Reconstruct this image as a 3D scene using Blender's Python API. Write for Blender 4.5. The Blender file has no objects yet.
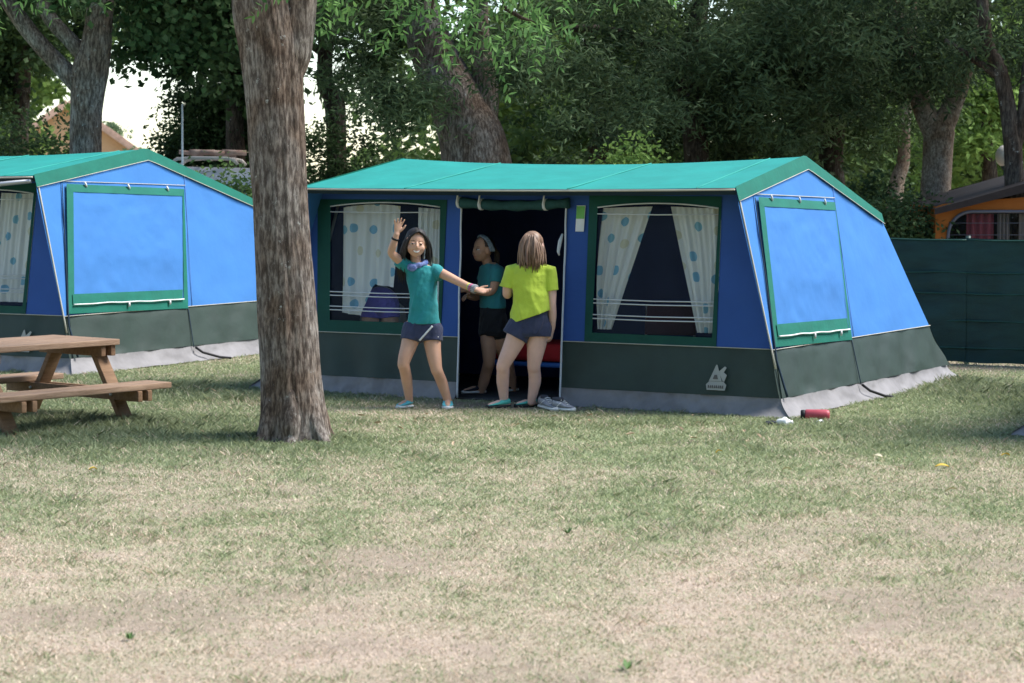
import bpy, bmesh, math, random
import numpy as np
from mathutils import Vector, Matrix, noise, Euler

random.seed(7)
rng = np.random.default_rng(11)
SC = bpy.context.scene
COL = SC.collection

# ------------------------------------------------------------------ camera
EYE = 1.75
FOC = 2300.0                       # focal length in pixels of the 1024 wide picture
PITCH = math.atan((341.5 - 182) / FOC)
cam_d = bpy.data.cameras.new('camera')
cam = bpy.data.objects.new('camera', cam_d)
COL.objects.link(cam)
cam.location = (0, 0, EYE)
cam.rotation_euler = (math.pi / 2 - PITCH, 0, 0)
cam_d.sensor_width = 36
cam_d.lens = FOC / 1024 * 36
cam_d.clip_start = 0.1
cam_d.clip_end = 2000
cam_d.dof.use_dof = True
cam_d.dof.focus_distance = 17.2
cam_d.dof.aperture_fstop = 5.0
SC.camera = cam

# ------------------------------------------------------------------ sky, sun, exposure
SUN_EL, SUN_AZ = 52.0, 84.0        # degrees; azimuth clockwise from +Y (so the sun stands to the right)
w = bpy.data.worlds.new('World')
SC.world = w
w.use_nodes = True
nt = w.node_tree
bg = nt.nodes['Background']
sky = nt.nodes.new('ShaderNodeTexSky')
sky.sky_type = 'NISHITA'
sky.sun_disc = False
sky.sun_elevation = math.radians(SUN_EL)
sky.sun_rotation = math.radians(SUN_AZ)
sky.air_density = 1.0
sky.dust_density = 0.4
sky.ozone_density = 1.0
nt.links.new(sky.outputs[0], bg.inputs[0])
bg.inputs[1].default_value = 0.115
sl = bpy.data.lights.new('sun', 'SUN')
sl.energy = 3.2
sl.angle = math.radians(28)
sl.color = (1.0, 0.97, 0.93)
so = bpy.data.objects.new('sun', sl)
COL.objects.link(so)
d = Vector((math.sin(math.radians(SUN_AZ)) * math.cos(math.radians(SUN_EL)),
            math.cos(math.radians(SUN_AZ)) * math.cos(math.radians(SUN_EL)), math.sin(math.radians(SUN_EL))))
so.rotation_euler = d.to_track_quat('Z', 'Y').to_euler()
so.location = (20, 0, 30)
SC.view_settings.view_transform = 'Standard'
SC.view_settings.look = 'None'
SC.view_settings.gamma = 1
SC.view_settings.use_curve_mapping = False
SC.view_settings.exposure = 1.25
SC.render.engine = 'CYCLES'
SC.cycles.max_bounces = 6
SC.cycles.diffuse_bounces = 3
SC.cycles.transparent_max_bounces = 8
SC.cycles.use_denoising = True

# ------------------------------------------------------------------ measuring helpers
def ray(px, py):
    a = (px - 512) / FOC; b = (341.5 - py) / FOC
    c, s = math.cos(PITCH), math.sin(PITCH)
    return Vector((a, c + b * s, -s + b * c))
def on_ground(px, py, z=0.0):
    r = ray(px, py)
    return Vector((0, 0, EYE)) + r * ((z - EYE) / r.z)
def at(px, py, Y):
    r = ray(px, py)
    return Vector((0, 0, EYE)) + r * (Y / r.y)

# ------------------------------------------------------------------ object helpers
def tag(o, label=None, cat=None, group=None, kind=None):
    if label: o['label'] = label
    if cat: o['category'] = cat
    if group: o['group'] = group
    if kind: o['kind'] = kind
    return o
def empty(name, loc, rz=0.0):
    o = bpy.data.objects.new(name, None)
    COL.objects.link(o)
    o.location = loc
    o.rotation_euler = (0, 0, rz)
    o.empty_display_size = 0.1
    return o
def copy_tree(o, parent=None, skip=()):
    c = o.copy(); COL.objects.link(c)
    if parent is not None: c.parent = parent
    for ch in list(o.children):
        if ch.name.split('.')[0] in skip: continue
        copy_tree(ch, c, skip)
    return c

class MB:
    """collects shapes, links them as one mesh object"""
    def __init__(self):
        self.v = []; self.f = []; self.n = 0; self.uv = None
    def add(self, verts, faces):
        self.v.extend([tuple(p) for p in verts])
        self.f.extend([tuple(i + self.n for i in f) for f in faces])
        self.n += len(verts)
        return self
    def box(self, c, size, rot=None, bevel=0.0):
        bm = bmesh.new()
        bmesh.ops.create_cube(bm, size=1.0)
        for v in bm.verts: v.co = Vector((v.co.x * size[0], v.co.y * size[1], v.co.z * size[2]))
        if bevel > 0:
            bmesh.ops.bevel(bm, geom=list(bm.edges), offset=bevel, segments=2, affect='EDGES', profile=0.6)
        M = Matrix.Translation(Vector(c)) @ (rot.to_4x4() if rot is not None else Matrix.Identity(4))
        bm.verts.index_update()
        vs = [M @ v.co for v in bm.verts]
        fs = [[v.index for v in f.verts] for f in bm.faces]
        bm.free()
        return self.add(vs, fs)
    def beam(self, p0, p1, wdt, hgt, up=Vector((0, 0, 1)), bevel=0.004):
        p0, p1 = Vector(p0), Vector(p1)
        x = (p1 - p0); ln = x.length; x.normalize()
        y = up.cross(x); y.normalize(); z = x.cross(y)
        R = Matrix((x, y, z)).transposed()
        return self.box((p0 + p1) / 2, (ln, wdt, hgt), R, bevel)
    def tube(self, pts, radii, seg=8, caps=True, round_caps=False):
        pts = [Vector(p) for p in pts]
        if not hasattr(radii, '__len__'): radii = [radii] * len(pts)
        radii = list(radii)
        if round_caps:
            d0 = (pts[0] - pts[1]).normalized(); d1 = (pts[-1] - pts[-2]).normalized()
            a, b = [], []
            r0, r1 = radii[0], radii[-1]
            pa, ra, pb, rb = [], [], [], []
            for t in (1.0, 0.92, 0.7, 0.38):
                pa.append(pts[0] + d0 * r0 * t); ra.append(max(1e-4, r0 * math.sqrt(max(0, 1 - t * t))))
            for t in (0.38, 0.7, 0.92, 1.0):
                pb.append(pts[-1] + d1 * r1 * t); rb.append(max(1e-4, r1 * math.sqrt(max(0, 1 - t * t))))
            pts = pa + pts + pb; radii = ra + radii + rb
        vs, fs = [], []
        n = len(pts)
        prev = None
        for i, p in enumerate(pts):
            t = (pts[min(i + 1, n - 1)] - pts[max(i - 1, 0)])
            if t.length < 1e-9: t = Vector((0, 0, 1))
            t.normalize()
            if prev is None:
                a = Vector((1, 0, 0)) if abs(t.x) < 0.8 else Vector((0, 1, 0))
                u = (a - t * a.dot(t)).normalized()
            else:
                u = (prev - t * prev.dot(t))
                u = u.normalized() if u.length > 1e-6 else t.orthogonal().normalized()
            prev = u
            v = t.cross(u)
            for k in range(seg):
                an = 2 * math.pi * k / seg
                vs.append(p + (u * math.cos(an) + v * math.sin(an)) * radii[i])
        for i in range(n - 1):
            for k in range(seg):
                a = i * seg + k; b = i * seg + (k + 1) % seg
                fs.append((a, b, b + seg, a + seg))
        if caps:
            fs.append(tuple(range(seg - 1, -1, -1)))
            fs.append(tuple((n - 1) * seg + k for k in range(seg)))
        return self.add(vs, fs)
    def loft(self, rings, seg=20):
        """rings: (centre, ax, ay) with vectors ax, ay"""
        vs, fs = [], []
        for c, ax, ay in rings:
            c, ax, ay = Vector(c), Vector(ax), Vector(ay)
            for k in range(seg):
                an = 2 * math.pi * k / seg
                vs.append(c + ax * math.cos(an) + ay * math.sin(an))
        n = len(rings)
        for i in range(n - 1):
            for k in range(seg):
                a = i * seg + k; b = i * seg + (k + 1) % seg
                fs.append((a, b, b + seg, a + seg))
        fs.append(tuple(range(seg - 1, -1, -1)))
        fs.append(tuple((n - 1) * seg + k for k in range(seg)))
        return self.add(vs, fs)
    def ell(self, c, r, M=None, seg=20, rows=12):
        vs, fs = [], []
        c = Vector(c)
        for i in range(rows + 1):
            th = math.pi * i / rows
            for k in range(seg):
                ph = 2 * math.pi * k / seg
                p = Vector((r[0] * math.sin(th) * math.cos(ph), r[1] * math.sin(th) * math.sin(ph), r[2] * math.cos(th)))
                if M is not None: p = M @ p
                vs.append(c + p)
        for i in range(rows):
            for k in range(seg):
                a = i * seg + k; b = i * seg + (k + 1) % seg
                fs.append((a, a + seg, b + seg, b))
        return self.add(vs, fs)
    def ruled(self, bot, top, nx, ny, amp=0.0, freq=3.0, seed=0.0, off=0.0, fold=0.0):
        """sheet between two edge functions of s in 0..1; wrinkled along its normal"""
        P = [[None] * (nx + 1) for _ in range(ny + 1)]
        for i in range(nx + 1):
            b = Vector(bot(i / nx)); t = Vector(top(i / nx))
            for j in range(ny + 1):
                P[j][i] = b.lerp(t, j / ny)
        Q = []
        for j in range(ny + 1):
            for i in range(nx + 1):
                du = P[j][min(i + 1, nx)] - P[j][max(i - 1, 0)]
                dv = P[min(j + 1, ny)][i] - P[max(j - 1, 0)][i]
                n = du.cross(dv)
                n = n.normalized() if n.length > 1e-9 else Vector((0, 0, 1))
                p = P[j][i]
                h = off
                if amp:
                    s, t = i / nx, j / ny
                    edge = min(1, 6 * min(s, 1 - s, t, 1 - t) + 0.25)
                    h += amp * edge * (noise.noise(p * freq + Vector((seed, 3.1, seed))) + 0.5 * noise.noise(p * freq * 2.7 + Vector((seed, 9, 1))))
                if fold:
                    h += fold * noise.noise(Vector((p.x * 5 + p.y * 5 + seed, p.z * 1.4, seed))) * (1 - 0.6 * j / ny)
                Q.append(p + n * h)
        fs = []
        for j in range(ny):
            for i in range(nx):
                a = j * (nx + 1) + i
                fs.append((a, a + 1, a + nx + 2, a + nx + 1))
        return self.add(Q, fs)
    def build(self, name, m, parent=None, smooth=True):
        me = bpy.data.meshes.new(name)
        me.from_pydata(self.v, [], self.f)
        me.update()
        if smooth: me.polygons.foreach_set('use_smooth', [True] * len(me.polygons))
        me.materials.append(m)
        o = bpy.data.objects.new(name, me)
        COL.objects.link(o)
        if parent is not None: o.parent = parent
        return o

def lin(pts):
    """polyline function of s by (s, point) knots"""
    def f(s):
        for (s0, p0), (s1, p1) in zip(pts, pts[1:]):
            if s <= s1 + 1e-9:
                return Vector(p0).lerp(Vector(p1), (s - s0) / (s1 - s0))
        return Vector(pts[-1][1])
    return f
def seg2(a, b): return lin([(0, a), (1, b)])

# ------------------------------------------------------------------ materials
def mat(name, color, rough=0.8, var=0.12, scale=8.0, bump=0.0, bscale=200.0, spec=0.3, metallic=0.0, sheen=0.0, stretch=None, color2=None, fac=None, transl=0.0):
    m = bpy.data.materials.new(name); m.use_nodes = True
    n = m.node_tree; p = n.nodes['Principled BSDF']
    p.inputs['Roughness'].default_value = rough
    p.inputs['Specular IOR Level'].default_value = spec
    p.inputs['Metallic'].default_value = metallic
    if sheen: p.inputs['Sheen Weight'].default_value = sheen
    tc = n.nodes.new('ShaderNodeTexCoord')
    src = tc.outputs['Object']
    if stretch:
        mp = n.nodes.new('ShaderNodeMapping'); mp.inputs['Scale'].default_value = stretch
        n.links.new(src, mp.inputs[0]); src = mp.outputs[0]
    nz = n.nodes.new('ShaderNodeTexNoise'); nz.inputs['Scale'].default_value = scale; nz.inputs['Detail'].default_value = 6
    nz.inputs['Roughness'].default_value = 0.6
    n.links.new(src, nz.inputs['Vector'])
    cr = n.nodes.new('ShaderNodeValToRGB')
    c = Vector(color[:3]); c2 = Vector(color2[:3]) if color2 else None
    if c2 is None:
        a, b = c * (1 - var), c * (1 + var)
    else:
        a, b = c, c2
    cr.color_ramp.elements[0].position = 0.32 if fac is None else fac[0]
    cr.color_ramp.elements[1].position = 0.68 if fac is None else fac[1]
    cr.color_ramp.elements[0].color = (*a, 1); cr.color_ramp.elements[1].color = (*[min(1, x) for x in b], 1)
    n.links.new(nz.outputs['Fac'], cr.inputs[0])
    n.links.new(cr.outputs[0], p.inputs['Base Color'])
    if bump:
        nb = n.nodes.new('ShaderNodeTexNoise'); nb.inputs['Scale'].default_value = bscale; nb.inputs['Detail'].default_value = 4
        n.links.new(src, nb.inputs['Vector'])
        bp = n.nodes.new('ShaderNodeBump'); bp.inputs['Strength'].default_value = bump; bp.inputs['Distance'].default_value = 0.02
        n.links.new(nb.outputs['Fac'], bp.inputs['Height']); n.links.new(bp.outputs[0], p.inputs['Normal'])
    if transl:
        tr = n.nodes.new('ShaderNodeBsdfTranslucent'); mx = n.nodes.new('ShaderNodeMixShader'); mx.inputs[0].default_value = transl
        n.links.new(cr.outputs[0], tr.inputs[0]); n.links.new(p.outputs[0], mx.inputs[1]); n.links.new(tr.outputs[0], mx.inputs[2])
        n.links.new(mx.outputs[0], n.nodes['Material Output'].inputs[0])
    return m

M = {}
M['teal'] = mat('teal_canvas', (0.014, 0.24, 0.205), 0.75, 0.10, 3, 0.15, 20)
M['band'] = mat('green_canvas', (0.005, 0.13, 0.09), 0.75, 0.12, 4, 0.15, 25)
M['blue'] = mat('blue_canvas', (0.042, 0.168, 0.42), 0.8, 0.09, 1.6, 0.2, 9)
M['blue_shaded'] = mat('shaded_blue_canvas', (0.030, 0.085, 0.29), 0.8, 0.08, 2.2, 0.2, 9)  # same blue canvas, darker: shade under the eave is put into the colour
M['dgreen'] = mat('dark_green_vinyl', (0.024, 0.043, 0.034), 0.62, 0.16, 3.5, 0.25, 7, spec=0.4)
M['skirt'] = mat('grey_mud_skirt', (0.225, 0.215, 0.215), 0.7, 0.18, 5, 0.3, 14)
M['pipe'] = mat('pale_piping', (0.45, 0.43, 0.36), 0.7, 0.1)
M['white'] = mat('white_plastic', (0.72, 0.72, 0.70), 0.5, 0.08)
M['rail'] = mat('white_elastic', (0.60, 0.62, 0.64), 0.5, 0.05)
M['black'] = mat('black_strap', (0.012, 0.012, 0.013), 0.6, 0.1)
M['seam'] = mat('dark_seam', (0.012, 0.03, 0.05), 0.8, 0.1)
M['bseam'] = mat('blue_seam', (0.09, 0.20, 0.47), 0.8, 0.1)
M['band_shaded'] = mat('shaded_green_window_border', (0.006, 0.062, 0.045), 0.75, 0.12, 4, 0.15, 25)  # green canvas darkened for the front frames, overhang shade painted in
M['inner'] = mat('navy_inner_tent', (0.013, 0.023, 0.085), 0.85, 0.15, 3, 0.2, 10)
M['sheet'] = mat('dark_groundsheet', (0.03, 0.032, 0.035), 0.7, 0.2, 5)
M['pole'] = mat('steel_pole', (0.42, 0.43, 0.44), 0.4, 0.08, metallic=0.7)

def curtain_mat():
    m = bpy.data.materials.new('dotted_curtain'); m.use_nodes = True
    n = m.node_tree; p = n.nodes['Principled BSDF']; p.inputs['Roughness'].default_value = 0.85
    tc = n.nodes.new('ShaderNodeUVMap'); tc.uv_map = 'UVMap'
    vo = n.nodes.new('ShaderNodeTexVoronoi'); vo.voronoi_dimensions = '2D'
    vo.inputs['Scale'].default_value = 5.0; vo.inputs['Randomness'].default_value = 0.62
    n.links.new(tc.outputs[0], vo.inputs['Vector'])
    cp = n.nodes.new('ShaderNodeMath'); cp.operation = 'LESS_THAN'; cp.inputs[1].default_value = 0.19
    n.links.new(vo.outputs['Distance'], cp.inputs[0])
    sep = n.nodes.new('ShaderNodeSeparateColor'); n.links.new(vo.outputs['Color'], sep.inputs[0])
    cr = n.nodes.new('ShaderNodeValToRGB'); cr.color_ramp.interpolation = 'CONSTANT'
    e = cr.color_ramp.elements
    e[0].position = 0; e[0].color = (0.20, 0.43, 0.58, 1)
    e[1].position = 0.50; e[1].color = (0.66, 0.63, 0.47, 1)
    x = e.new(0.78); x.color = (0.22, 0.45, 0.55, 1)
    n.links.new(sep.outputs[0], cr.inputs[0])
    mx = n.nodes.new('ShaderNodeMix'); mx.data_type = 'RGBA'
    mx.inputs['A'].default_value = (0.76, 0.76, 0.72, 1)
    n.links.new(cp.outputs[0], mx.inputs['Factor']); n.links.new(cr.outputs[0], mx.inputs['B'])
    n.links.new(mx.outputs['Result'], p.inputs['Base Color'])
    tr = n.nodes.new('ShaderNodeBsdfTranslucent'); ms = n.nodes.new('ShaderNodeMixShader'); ms.inputs[0].default_value = 0.25
    n.links.new(mx.outputs['Result'], tr.inputs[0]); n.links.new(p.outputs[0], ms.inputs[1]); n.links.new(tr.outputs[0], ms.inputs[2])
    n.links.new(ms.outputs[0], n.nodes['Material Output'].inputs[0])
    return m
M['curtain'] = curtain_mat()

def pane_mat():
    m = bpy.data.materials.new('clear_vinyl'); m.use_nodes = True
    n = m.node_tree
    for x in list(n.nodes):
        if x.type == 'BSDF_PRINCIPLED': n.nodes.remove(x)
    t = n.nodes.new('ShaderNodeBsdfTransparent'); t.inputs[0].default_value = (0.93, 0.95, 0.95, 1)
    g = n.nodes.new('ShaderNodeBsdfGlossy'); g.inputs['Roughness'].default_value = 0.25
    mx = n.nodes.new('ShaderNodeMixShader'); mx.inputs[0].default_value = 0.012
    n.links.new(t.outputs[0], mx.inputs[1]); n.links.new(g.outputs[0], mx.inputs[2])
    n.links.new(mx.outputs[0], n.nodes['Material Output'].inputs[0])
    return m
M['pane'] = pane_mat()

def leaf_mat(name, dark, light, transl=0.3):
    m = bpy.data.materials.new(name); m.use_nodes = True
    n = m.node_tree; p = n.nodes['Principled BSDF']
    p.inputs['Roughness'].default_value = 0.6; p.inputs['Specular IOR Level'].default_value = 0.12
    at_ = n.nodes.new('ShaderNodeAttribute'); at_.attribute_name = 'tint'
    cr = n.nodes.new('ShaderNodeValToRGB')
    cr.color_ramp.elements[0].color = (*dark, 1); cr.color_ramp.elements[1].color = (*light, 1)
    n.links.new(at_.outputs['Fac'], cr.inputs[0]); n.links.new(cr.outputs[0], p.inputs['Base Color'])
    tr = n.nodes.new('ShaderNodeBsdfTranslucent'); mx = n.nodes.new('ShaderNodeMixShader'); mx.inputs[0].default_value = transl
    n.links.new(cr.outputs[0], tr.inputs[0]); n.links.new(p.outputs[0], mx.inputs[1]); n.links.new(tr.outputs[0], mx.inputs[2])
    n.links.new(mx.outputs[0], n.nodes['Material Output'].inputs[0])
    return m
M['leaf_dark'] = leaf_mat('dark_leaves', (0.016, 0.032, 0.013), (0.095, 0.15, 0.055))
M['leaf_grey'] = leaf_mat('grey_green_leaves', (0.020, 0.036, 0.018), (0.145, 0.205, 0.090))
M['leaf_mid'] = leaf_mat('mid_green_leaves', (0.045, 0.085, 0.026), (0.17, 0.25, 0.075))
M['leaf_lime'] = leaf_mat('light_green_leaves', (0.09, 0.16, 0.035), (0.24, 0.36, 0.09), 0.4)
M['leaf_wood'] = leaf_mat('sunny_wood_leaves', (0.09, 0.15, 0.035), (0.27, 0.37, 0.11), 0.4)
M['leaf_far'] = leaf_mat('far_leaves', (0.10, 0.15, 0.08), (0.20, 0.27, 0.13))
M['leaf_ash'] = leaf_mat('pinnate_leaves', (0.075, 0.165, 0.05), (0.19, 0.34, 0.10), 0.4)

def bark_mat(name, c1, c2, bump=0.6, streak=True):
    m = bpy.data.materials.new(name); m.use_nodes = True
    n = m.node_tree; p = n.nodes['Principled BSDF']; p.inputs['Roughness'].default_value = 0.9; p.inputs['Specular IOR Level'].default_value = 0.15
    tc = n.nodes.new('ShaderNodeTexCoord')
    mp = n.nodes.new('ShaderNodeMapping'); mp.inputs['Scale'].default_value = (1, 1, 0.24 if streak else 0.6)
    n.links.new(tc.outputs['Object'], mp.inputs[0])
    n1 = n.nodes.new('ShaderNodeTexNoise'); n1.inputs['Scale'].default_value = 42; n1.inputs['Detail'].default_value = 8; n1.inputs['Roughness'].default_value = 0.7
    n.links.new(mp.outputs[0], n1.inputs['Vector'])
    n2 = n.nodes.new('ShaderNodeTexNoise'); n2.inputs['Scale'].default_value = 3.2; n2.inputs['Detail'].default_value = 4
    n.links.new(tc.outputs['Object'], n2.inputs['Vector'])
    cr = n.nodes.new('ShaderNodeValToRGB')
    cr.color_ramp.elements[0].position = 0.30; cr.color_ramp.elements[0].color = (*[x * 0.45 for x in c1], 1)
    cr.color_ramp.elements[1].position = 0.62; cr.color_ramp.elements[1].color = (*c2, 1)
    e = cr.color_ramp.elements.new(0.45); e.color = (*c1, 1)
    n.links.new(n1.outputs['Fac'], cr.inputs[0])
    cr2 = n.nodes.new('ShaderNodeValToRGB')
    cr2.color_ramp.elements[0].position = 0.40; cr2.color_ramp.elements[0].color = (0.72, 0.60, 0.52, 1)
    cr2.color_ramp.elements[1].position = 0.60; cr2.color_ramp.elements[1].color = (1, 1, 1, 1)
    n.links.new(n2.outputs['Fac'], cr2.inputs[0])
    mx = n.nodes.new('ShaderNodeMix'); mx.data_type = 'RGBA'; mx.blend_type = 'MULTIPLY'; mx.inputs['Factor'].default_value = 1
    n.links.new(cr.outputs[0], mx.inputs['A']); n.links.new(cr2.outputs[0], mx.inputs['B'])
    # pale lichen flecks
    n3 = n.nodes.new('ShaderNodeTexNoise'); n3.inputs['Scale'].default_value = 13; n3.inputs['Detail'].default_value = 9; n3.inputs['Roughness'].default_value = 0.75
    n.links.new(tc.outputs['Object'], n3.inputs['Vector'])
    cr3 = n.nodes.new('ShaderNodeValToRGB'); cr3.color_ramp.elements[0].position = 0.61; cr3.color_ramp.elements[1].position = 0.68
    n.links.new(n3.outputs['Fac'], cr3.inputs[0])
    mx2 = n.nodes.new('ShaderNodeMix'); mx2.data_type = 'RGBA'; mx2.inputs['B'].default_value = (0.42, 0.42, 0.38, 1)
    n.links.new(cr3.outputs[0], mx2.inputs['Factor']); n.links.new(mx.outputs['Result'], mx2.inputs['A'])
    n.links.new(mx2.outputs['Result'], p.inputs['Base Color'])
    bp = n.nodes.new('ShaderNodeBump'); bp.inputs['Strength'].default_value = bump; bp.inputs['Distance'].default_value = 0.02
    n.links.new(n1.outputs['Fac'], bp.inputs['Height']); n.links.new(bp.outputs[0], p.inputs['Normal'])
    return m
M['bark'] = bark_mat('grey_brown_bark', (0.11, 0.090, 0.076), (0.33, 0.29, 0.25))
M['bark_dark'] = bark_mat('dark_bark', (0.05, 0.04, 0.032), (0.12, 0.10, 0.08))
M['bark_pale'] = bark_mat('pale_bark', (0.16, 0.13, 0.10), (0.34, 0.29, 0.23), 0.4, False)

# ------------------------------------------------------------------ ground
def vnoise(x, y, s, seed):
    """cheap value noise on arrays"""
    x = x * s + seed * 17.3; y = y * s + seed * 9.7
    xi = np.floor(x); yi = np.floor(y); xf = x - xi; yf = y - yi
    def h(a, b):
        q = np.sin(a * 127.1 + b * 311.7 + seed * 74.7) * 43758.5453
        return q - np.floor(q)
    u = xf * xf * (3 - 2 * xf); v = yf * yf * (3 - 2 * yf)
    return (h(xi, yi) * (1 - u) + h(xi + 1, yi) * u) * (1 - v) + (h(xi, yi + 1) * (1 - u) + h(xi + 1, yi + 1) * u) * v
def fbm(x, y, s, seed, o=4):
    r = 0; a = 0.5; t = 0
    for k in range(o):
        r = r + a * vnoise(x, y, s * 2 ** k, seed + k); t += a; a *= 0.55
    return r / t
def smooth(a, b, x):
    t = np.clip((x - a) / (b - a), 0, 1)
    return t * t * (3 - 2 * t)
def blob(x, y, cx, cy, rx, ry):
    return np.exp(-(((x - cx) / rx) ** 2 + ((y - cy) / ry) ** 2))

TA = math.radians(-30)
UD = Vector((math.cos(TA), math.sin(TA), 0)); VD = Vector((-math.sin(TA), math.cos(TA), 0))
RMAIN = Vector((2.03, 17.02, 0))             # front right ground corner of the main tent
TW, TD = 4.8, 3.75
def tent_uv(x, y):
    dx, dy = x - RMAIN.x, y - RMAIN.y
    return dx * UD.x + dy * UD.y, dx * VD.x + dy * VD.y

def ground_h(x, y):
    near = np.exp(-((np.asarray(y) - 15) / 14) ** 2)
    h = 0.02 * (fbm(x, y, 0.6, 3, 3) - 0.5) * near
    h = h + 0.035 * blob(x, y, -3.4, 16.3, 1.3, 1.3)         # the table stands on a slight rise
    u, v = tent_uv(x, y)
    flat = smooth(0.0, 0.5, np.maximum(np.maximum(-u - TW, u), np.maximum(-v, v - TD)))
    return h * flat

def dryness(x, y):
    """0 lush .. 1 straw"""
    n = fbm(x, y, 0.55, 5, 4); n2 = fbm(x, y * 0.6, 2.6, 8, 4); n3 = fbm(x * 0.7, y, 9, 21, 2)
    base = 0.70 - 0.35 * smooth(9.4, 12.8, y) - 0.06 * smooth(14, 16.5, y)
    d_ = base - 0.07 * smooth(11.5, 12.8, y) + 0.65 * (n - 0.5) + 0.85 * (n2 - 0.5) + 0.55 * (n3 - 0.5)
    d_ = d_ - 0.75 * blob(x, y, -3.4, 16.2, 1.5, 1.1) - 0.5 * blob(x, y, -1.5, 15.4, 0.7, 0.5)
    d_ = d_ - 0.8 * blob(x, y, 4.1, 18.2, 1.0, 1.2) - 0.15 * blob(x, y, 1.0, 14.6, 2.2, 0.8)
    d_ = d_ + 0.35 * blob(x, y, -2.2, 17.3, 0.5, 0.8)
    u, v = tent_uv(x, y)
    return np.clip(d_, 0, 1)
def bareness(x, y):
    u, v = tent_uv(x, y)
    door = np.exp(-(((u + 2.35) / 0.75) ** 2 + ((v + 0.28) / 0.26) ** 2))
    b = 0.95 * door + 0.8 * smooth(20.6, 21.6, y) * smooth(2.0, 3.4, x)
    b = b + 0.7 * smooth(0.60, 0.74, fbm(x, y, 1.3, 40, 4)) * (0.55 + 0.45 * smooth(13, 9, y))
    b = b + 0.5 * np.exp(-(((u + 3.1) / 0.5) ** 2 + ((v + 0.75) / 0.22) ** 2))
    b = b + 0.45 * np.exp(-((v + 0.22) / 0.2) ** 2) * ((u > -5.2) & (u < 0.2)) * fbm(x, y, 3, 44, 3)
    return np.clip(b, 0, 1)

def make_ground():
    xs = np.concatenate([np.linspace(-400, -14, 16)[:-1], np.arange(-14, 14.01, 0.12), np.linspace(14, 400, 16)[1:]])
    ys = np.concatenate([np.linspace(-60, 4, 8)[:-1], np.arange(4, 28.01, 0.12), np.linspace(28, 700, 20)[1:]])
    X, Y = np.meshgrid(xs, ys)
    Z = ground_h(X, Y)
    nx, ny = len(xs), len(ys)
    me = bpy.data.meshes.new('ground')
    co = np.stack([X, Y, Z], -1).reshape(-1, 3)
    idx = np.arange(nx * ny).reshape(ny, nx)
    q = np.stack([idx[:-1, :-1], idx[:-1, 1:], idx[1:, 1:], idx[1:, :-1]], -1).reshape(-1, 4)
    mesh_fill(me, co, q)
    for nm, arr in (('dry', dryness(X, Y)), ('bare', bareness(X, Y))):
        a = me.attributes.new(nm, 'FLOAT', 'POINT'); a.data.foreach_set('value', arr.reshape(-1).astype(np.float32))
    m = bpy.data.materials.new('lawn_soil'); m.use_nodes = True
    n = m.node_tree; p = n.nodes['Principled BSDF']; p.inputs['Roughness'].default_value = 0.95; p.inputs['Specular IOR Level'].default_value = 0.1
    tc = n.nodes.new('ShaderNodeTexCoord')
    def nz(s, dtl=5):
        t = n.nodes.new('ShaderNodeTexNoise'); t.inputs['Scale'].default_value = s; t.inputs['Detail'].default_value = dtl; t.inputs['Roughness'].default_value = 0.7
        n.links.new(tc.outputs['Object'], t.inputs['Vector']); return t
    def ramp(src, stops):
        c = n.nodes.new('ShaderNodeValToRGB')
        c.color_ramp.elements[0].position, c.color_ramp.elements[0].color = stops[0][0], (*stops[0][1], 1)
        c.color_ramp.elements[1].position, c.color_ramp.elements[1].color = stops[-1][0], (*stops[-1][1], 1)
        for s, k in stops[1:-1]:
            e = c.color_ramp.elements.new(s); e.color = (*k, 1)
        n.links.new(src, c.inputs[0]); return c
    def mix(f, a, b):
        x = n.nodes.new('ShaderNodeMix'); x.data_type = 'RGBA'
        n.links.new(f, x.inputs['Factor']); n.links.new(a, x.inputs['A']); n.links.new(b, x.inputs['B']); return x.outputs['Result']
    fine = nz(90, 3); mid = nz(14)
    green = ramp(fine.outputs['Fac'], [(0.3, (0.19, 0.225, 0.11)), (0.7, (0.37, 0.40, 0.21))])
    straw = ramp(fine.outputs['Fac'], [(0.25, (0.22, 0.165, 0.115)), (0.5, (0.47, 0.37, 0.285)), (0.75, (0.62, 0.51, 0.405))])
    soil = ramp(mid.outputs['Fac'], [(0.3, (0.20, 0.15, 0.11)), (0.7, (0.40, 0.31, 0.24))])
    ad = n.nodes.new('ShaderNodeAttribute'); ad.attribute_name = 'dry'
    ab = n.nodes.new('ShaderNodeAttribute'); ab.attribute_name = 'bare'
    c1 = mix(ad.outputs['Fac'], green.outputs[0], straw.outputs[0])
    c2 = mix(ab.outputs['Fac'], c1, soil.outputs[0])
    n.links.new(c2, p.inputs['Base Color'])
    bp = n.nodes.new('ShaderNodeBump'); bp.inputs['Strength'].default_value = 0.8; bp.inputs['Distance'].default_value = 0.02
    n.links.new(fine.outputs['Fac'], bp.inputs['Height']); n.links.new(bp.outputs[0], p.inputs['Normal'])
    me.materials.append(m)
    o = bpy.data.objects.new('ground', me); COL.objects.link(o)
    tag(o, 'dry lawn with tan straw patches and greener bands in front of the tents', 'ground', kind='structure')
    return o

def mesh_fill(me, co, quads, smooth_=True):
    """fast fill: co (n,3), quads (m,k)"""
    k = quads.shape[1]
    me.vertices.add(len(co)); me.vertices.foreach_set('co', np.ascontiguousarray(co, np.float32).reshape(-1))
    me.loops.add(quads.size); me.loops.foreach_set('vertex_index', np.ascontiguousarray(quads, np.int32).reshape(-1))
    me.polygons.add(len(quads))
    me.polygons.foreach_set('loop_start', np.arange(0, quads.size, k, dtype=np.int32))
    me.polygons.foreach_set('loop_total', np.full(len(quads), k, dtype=np.int32))
    me.polygons.foreach_set('use_smooth', np.full(len(quads), smooth_))
    me.update(calc_edges=True)

make_ground()

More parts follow.
